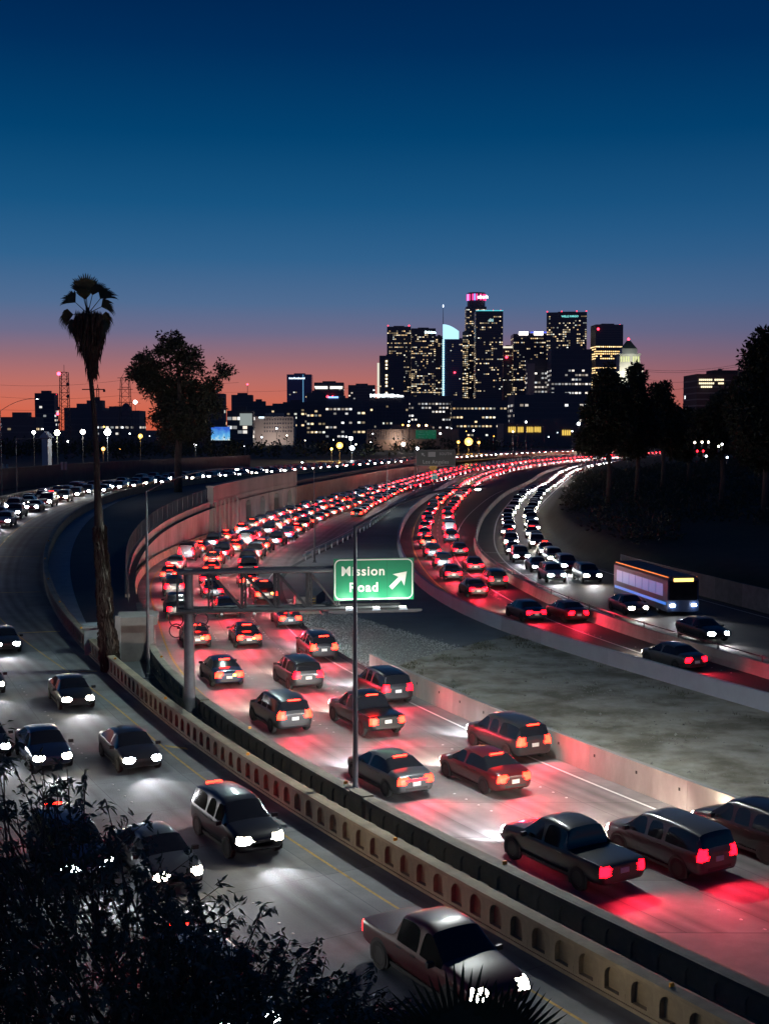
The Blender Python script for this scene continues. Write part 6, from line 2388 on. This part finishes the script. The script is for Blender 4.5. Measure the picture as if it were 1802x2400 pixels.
def wheel_meshes(r):
    t = MB(); w = .21
    t.lathe([(r * .62, -w / 2), (r * .93, -w / 2), (r, -w / 2 + .04), (r, w / 2 - .04), (r * .93, w / 2), (r * .62, w / 2)], 18, (0, 0, 0), 'y')
    d = MB()
    d.lathe([(r * .63, -w / 2 + .03), (r * .60, -w / 2 + .02), (r * .2, -w / 2 + .05), (0, -w / 2 + .05)], 18, (0, 0, 0), 'y')
    d.lathe([(0, w / 2 - .05), (r * .2, w / 2 - .05), (r * .60, w / 2 - .02), (r * .63, w / 2 - .03)], 18, (0, 0, 0), 'y')
    for k in range(5):
        a = 2 * math.pi * k / 5
        for sy in (-1, 1):
            d.box((r * .36 * math.cos(a), sy * (w / 2 - .028), r * .36 * math.sin(a)), (.06, .02, .06))
    return t.mesh('tyre', M_TYRE, 40), d.mesh('rim', M_RIM, 40)


def lozenge(sx, sy, sz, name, m):
    mb = MB(); mb.box((0, 0, 0), (sx, sy, sz))
    me = mb.mesh(name, m)
    return me


CARM = {k: car_meshes(k) for k in SHAPES}
WHM = {k: wheel_meshes(WHEELX[k][2]) for k in SHAPES}
BODYM = {}
for k in SHAPES:
    for c in PAINT:
        me = CARM[k]['body'].copy()
        me.materials[0] = PMAT[c]
        BODYM[(k, c)] = me
ME_HEAD = {h: lozenge(.16, .34, .15, 'headlight', h) for h in (M_HEADW, M_HEADC)}
ME_TAIL = {k: lozenge(.10, .38, .17, 'tail_light', m) for k, m in (('tail', M_TAIL), ('brake', M_BRAKE))}
ME_TAILV = {k: lozenge(.10, .17, .42, 'tail_light', m) for k, m in (('tail', M_TAIL), ('brake', M_BRAKE))}
ME_HIGH = lozenge(.05, .60, .05, 'high_brake_light', M_BRAKE)
ME_BAR = lozenge(.05, 1.0, .06, 'light_bar', M_TAIL)
ME_PLATE = lozenge(.03, .34, .16, 'number_plate', M_PLATE)
ME_TURN = lozenge(.11, .16, .12, 'turn_signal', M_TURN)
ME_MIRROR = lozenge(.12, .20, .13, 'mirror', M_TRIM)

beam = bpy.data.lights.new('headlight_beam', 'SPOT')
beam.energy = E_BEAM
beam.color = (1.0, 0.86, 0.72)
beam.spot_size = RAD(80)
beam.spot_blend = 1.0
beam.shadow_soft_size = 0.0
beam_c = beam.copy()
beam_c.color = (0.86, 0.93, 1.0)
beam_o = beam.copy()
beam_o.energy = E_BEAM * 0.36
beam_o.color = (0.95, 0.93, 0.95)
TAILGLOW = bpy.data.lights.new('tail_light_glow', 'SPOT')
TAILGLOW.energy = 650
TAILGLOW.color = (1.0, 0.03, 0.07)
TAILGLOW.spot_size = RAD(165)
TAILGLOW.spot_blend = 1.0
TAILGLOW.shadow_soft_size = 0.0


def make_car(kind, colour, pos, rz, label, group, detail=2, cool=False, brake=False, turn=False, beam_on=True, glow=False):
    S_ = SHAPES[kind]
    cat = {'sedan': 'car', 'sport utility': 'car', 'pickup': 'pickup', 'van': 'van'}[kind]
    nm = {'sedan': 'sedan_car', 'sport utility': 'sport_utility_car', 'pickup': 'pickup_truck', 'van': 'passenger_van'}[kind]
    root = empty(nm, pos, rz, label=label, cat=cat, group=group)
    put('body', BODYM[(kind, colour)], root)
    put('windscreen', CARM[kind]['front'], root)
    put('rear_window', CARM[kind]['rear'], root)
    xr, xf, r = WHEELX[kind]
    for sg in (1, -1):
        put('side_window', CARM[kind]['side'][sg], root)
    if detail >= 1:
        for x in (xr, xf):
            for sg in (1, -1):
                wv = put('wheel', WHM[kind][0], root, (x, sg * (S_[4][2] - .09), r))
                put('rim', WHM[kind][1], wv)
    hz = S_[-1][3] + .02
    tz = S_[0][3] + (.10 if kind == 'van' else .0)
    tall = kind in ('van', 'pickup') or (kind == 'sport utility' and colour in ('black', 'white', 'dark red'))
    for sg in (1, -1):
        put('headlight', CARM[kind]['head', sg, 'cool' if cool else 'warm'], root)
        put('tail_light', CARM[kind]['tail', sg, 'brake' if brake else 'tail'], root)
        if detail >= 2:
            put('mirror', ME_MIRROR, root, (S_[9][0] - .25, sg * (S_[4][2] + .10), S_[9][3] + .08))
    if turn:
        put('turn_signal', ME_TURN, root, (S_[0][0] + .05, -(S_[0][2] - .36), tz - .04))
    if detail >= 1:
        put('number_plate', ME_PLATE, root, (S_[0][0] - .012, 0, tz - .14))
        if brake:
            put('high_brake_light', ME_HIGH, root, (S_[GLASSIDX[kind][1]][0] + (-.02 if kind != 'sedan' else -.04), 0, S_[GLASSIDX[kind][1]][4] + .035))
        if (len(label) + int(pos[0] * 3)) % 3 == 0 and not tall:
            put('light_bar', ME_BAR, root, (S_[0][0] + .0, 0, tz + .02))
    if beam_on:
        lo = bpy.data.objects.new('headlight_beam', beam_o if not glow and 'coming' in group else (beam_c if cool else beam))
        COL.objects.link(lo)
        lo.parent = root
        lo.location = (S_[-1][0] + .10, 0, hz + .08)
        lo.rotation_euler = Vector((1, 0, -0.30)).to_track_quat('-Z', 'Y').to_euler()
    if glow:
        lo = bpy.data.objects.new('tail_light_glow', TAILGLOW)
        COL.objects.link(lo)
        lo.parent = root
        lo.location = (S_[0][0] - .10, 0, tz + .02)
        lo.rotation_euler = Vector((-1, 0, -0.25)).to_track_quat('-Z', 'Y').to_euler()
    return root


def bus(name, label, pos, rz, L_=12.0, H_=3.1, W_=2.55, body_col=(0.012, 0.03, 0.09), lit_col=(0.16, 0.36, 1.0), lit=0.32, truck=False):
    root = empty(name, pos, rz, label=label, cat='truck' if truck else 'bus')
    bmx = mat(name + '_paint', body_col, 0.55)
    mb = MB()
    if truck:
        mb.box((-1.2, 0, 2.35), (L_ - 2.8, W_, 3.0)); mb.obj('cargo_box', bmx, root)
        mb = MB(); mb.box((L_ / 2 - 1.2, 0, 1.55), (2.2, W_ * .94, 2.3), taper=0.9); mb.obj('cab', mat(name + '_cab', (0.12, 0.13, 0.16), 0.35, coat=0.4), root)
        mb = MB(); mb.box((L_ / 2 - .16, 0, 2.1), (.12, W_ * .8, .9)); mb.obj('windscreen', M_GLASS, root)
        mb = MB(); mb.box((-.3, 0, .65), (L_ - 1.4, 1.0, .3)); mb.obj('chassis', M_TRIM, root)
    else:
        prof = [(-W_ / 2, .35), (-W_ / 2, H_ - .3), (-W_ / 2 + .25, H_), (W_ / 2 - .25, H_), (W_ / 2, H_ - .3), (W_ / 2, .35)]
        a = [(-L_ / 2, y, z) for y, z in prof]
        b = [(L_ / 2, y, z) for y, z in prof]
        n = len(prof)
        mb.add(a + b, tuple((i, (i + 1) % n, n + (i + 1) % n, n + i) for i in range(n)) + (tuple(reversed(range(n))), tuple(range(n, 2 * n))))
        mb.obj('body', bmx, root)
        mb = MB(); mb.box((L_ / 2 + .01, 0, 2.0), (.05, W_ * .9, 1.5)); mb.obj('windscreen', M_GLASS, root)
        mb = MB(); mb.box((L_ / 2 + .04, 0, H_ - .28), (.05, 1.6, .26)); mb.obj('destination_sign', emit('bus_sign', (1.0, 0.6, 0.15), 3), root)
        nwin = 7
        for sg in (1, -1):
            for k in range(nwin):
                x = -L_ / 2 + .7 + (L_ - 1.6) * (k + .5) / nwin
                mb = MB(); mb.box((x, sg * (W_ / 2 + .006), 1.95), ((L_ - 1.6) / nwin - .10, .03, .95))
                mb.obj('side_window', emit('bus_window', lit_col, lit, (0.02, 0.03, 0.05)), root)
            mb = MB(); mb.box((0, sg * (W_ / 2 + .008), .95), (L_ - .6, .03, .22)); mb.obj('side_stripe', emit('bus_stripe', (0.05, 0.25, 0.9), 0.8), root)
            mb = MB(); mb.box((0, sg * (W_ / 2 - .1), H_ - .08), (L_ - .4, .06, .06)); mb.obj('roof_marker', emit('marker_amber', (1.0, 0.25, 0.04), 1.2), root)
        mb = MB(); mb.box((-L_ / 2 - .01, 0, 2.2), (.05, W_ * .8, .8)); mb.obj('rear_window', M_GLASS, root)
    wt, wr_ = wheel_meshes(.5)
    for x in (-L_ / 2 + 2.4, L_ / 2 - 2.2):
        for sg in (1, -1):
            w_ = put('wheel', wt, root, (x, sg * (W_ / 2 - .14), .5)); put('rim', wr_, w_)
    for sg in (1, -1):
        put('headlight', ME_HEAD[M_HEADC], root, (L_ / 2 + .03, sg * (W_ / 2 - .4), .85))
        put('tail_light', ME_TAILV['brake'], root, (-L_ / 2 - .03, sg * (W_ / 2 - .22), 1.1))
        put('tail_light', ME_TAIL['tail'], root, (-L_ / 2 - .03, sg * (W_ / 2 - .35), H_ - .25 if not truck else 3.72))
    lo = bpy.data.objects.new('headlight_beam', beam_c); COL.objects.link(lo); lo.parent = root
    lo.location = (L_ / 2 + .2, 0, .95); lo.rotation_euler = Vector((1, 0, -0.30)).to_track_quat('-Z', 'Y').to_euler()
    return root


def ordn(n):
    W_ = ['first', 'second', 'third', 'fourth', 'fifth', 'sixth', 'seventh', 'eighth', 'ninth', 'tenth', 'eleventh', 'twelfth', 'thirteenth', 'fourteenth', 'fifteenth', 'sixteenth', 'seventeenth', 'eighteenth',
          'nineteenth', 'twentieth']
    if n <= 20:
        return W_[n - 1]
    return '%d%s' % (n, {1: 'st', 2: 'nd', 3: 'rd'}.get(n % 10, 'th'))


NEAR_LIMIT = 300.0
COUNT = [0]
FARCARS = []


def lane(path, off, offf, y0, y1, gap, towards, lane_name, road_name, group, seed, kinds=None, brake_p=0.3, vary=0.35, skip=()):
    """one lane of traffic; off is measured to the left of the way away from the camera"""
    rnd = random.Random(seed)
    s = path.s_of_y(y0) + rnd.uniform(0, gap)
    sE = path.s_of_y(y1)
    n = 0
    while s < sE:
        o = off + (offf(s) if offf else 0.0) + rnd.uniform(-.25, .25)
        p, t = path.at(s, o, 0)
        q = to_px(p)
        ok = -60 < q[0] < 1870 and q[1] < 2560
        kind = rnd.choices(['sedan', 'sport utility', 'pickup', 'van'], [6, 4, 1.0, 0.6 if p.y > 75 else 0.0])[0] if not kinds else rnd.choice(kinds)
        colour = rnd.choices(list(PAINT), [5, 5, 3, 1.0, 2, 1.2, .6])[0]
        cool = rnd.random() < 0.45
        br = rnd.random() < brake_p
        tn = rnd.random() < 0.12
        if ok and not any(a < p.y < b for a, b in skip):
            if p.y > NEAR_LIMIT:
                FARCARS.append((p, t, towards))
            else:
                n += 1
                COUNT[0] += 1
                ang = math.atan2(t.y, t.x) + (math.pi if towards else 0)
                lab = '%s %s with %s, %s along the %s lane of %s' % (colour, {'sport utility': 'SUV'}.get(kind, kind), 'headlights on' if towards else 'tail lights', ordn(n), lane_name, road_name)
                make_car(kind, colour, p, ang, lab, group, 2 if p.y < 110 else (1 if p.y < 190 else 0), cool, br, tn and not towards, p.y < 300, not towards and p.y < 200)
        g_ = lerp(gap * 1.45, gap * 0.92, sstep(70, 130, p.y)) * lerp(1.0, 0.80, sstep(150, 220, p.y)) if p.y < NEAR_LIMIT else 5.9
        s += 4.8 + (g_ - 4.8) * rnd.uniform(1 - vary, 1 + vary)


GO = 'cars coming on along the outer carriageway'
lane(LPATH, 1.9, sh_l, 29, 640, 10.5, True, 'inner', 'outer carriageway', GO, 101)
lane(LPATH, 5.5, sh_l, 28, 640, 11.5, True, 'middle', 'outer carriageway', GO, 102)
lane(LPATH, 12.4, None, 240, 640, 8.0, True, 'outermost', 'outer carriageway', GO, 104)
lane(LPATH, 9.1, sh_l if 0 else None, 27, 640, 10.0, True, 'kerb', 'outer carriageway', GO, 103)
GC = 'cars driving away along the middle carriageway'
lane(CLPATH, -2.9, None, 33, 640, 9.5, False, 'yellow line', 'middle carriageway', GC, 111, brake_p=0.45)
lane(CLPATH, -6.5, None, 35, 640, 9.0, False, 'middle', 'middle carriageway', GC, 112, brake_p=0.5)
lane(CLPATH, -10.1, None, 38, 640, 9.5, False, 'wall', 'middle carriageway', GC, 113, brake_p=0.6)
lane(CRPATH, 3.6, None, 205, 640, 10.0, False, 'exit', 'middle carriageway', GC, 114, brake_p=0.5)
GR = 'cars driving away along the ramp'
lane(R1PATH, -3.4, None, 60, 560, 13.0, False, 'yellow line', 'outer ramp', GR, 121, brake_p=0.3)
lane(R1PATH, -6.6, None, 88, 560, 15.0, False, 'white line', 'outer ramp', GR, 122, brake_p=0.2)
GI = 'cars coming on along the inner ramp'
lane(RMPATH, -4.3, None, 84, 560, 9.5, True, 'median', 'inner ramp', GI, 131, skip=((104, 120),))
lane(RMPATH, -7.6, None, 95, 560, 9.5, True, 'hillside', 'inner ramp', GI, 132, skip=((94, 113),))
# buses and a box truck
p, t = RMPATH.at(RMPATH.s_of_y(103), -8.0, 0.01)
bus('city_bus', 'city bus with glowing blue windows beside the graffiti wall', p, math.atan2(t.y, t.x) + math.pi)
# far traffic: too many and too small to pick apart
mbh, mbt, mbb = MB(), MB(), MB()
for (p, t, tw) in FARCARS:
    ang = math.atan2(t.y, t.x) + (math.pi if tw else 0)
    fx, fy = math.cos(ang), math.sin(ang)
    Mx = Matrix.Translation(p) @ Matrix.Rotation(ang, 4, 'Z')
    mbb.box((0, 0, .62), (4.6, 1.8, .75), 0, .97, Mx)
    mbb.box((-.2, 0, 1.22), (2.4, 1.6, .5), 0, .75, Mx)
    for sg in (1, -1):
        mbh.box((2.3, sg * .6, .70), (.12, .42, .24), 0, 1, Mx)
        mbt.box((-2.3, sg * .62, .85), (.12, .46, .26), 0, 1, Mx)
ft = mbb.obj('distant_traffic', PMAT['grey'], kind='stuff', label='far stream of cars merging into a band of white and red light', cat='traffic')
if mbh.f:
    mbh.obj('headlights', emit('far_headlight', (1.0, 0.93, 0.87), 160), ft, kind='stuff')
    mbt.obj('tail_lights', emit('far_tail_light', (1.0, 0.0015, 0.006), 60), ft, kind='stuff')
print('CARS', COUNT[0], 'FAR', len(FARCARS), 'OBJECTS', len(bpy.data.objects))
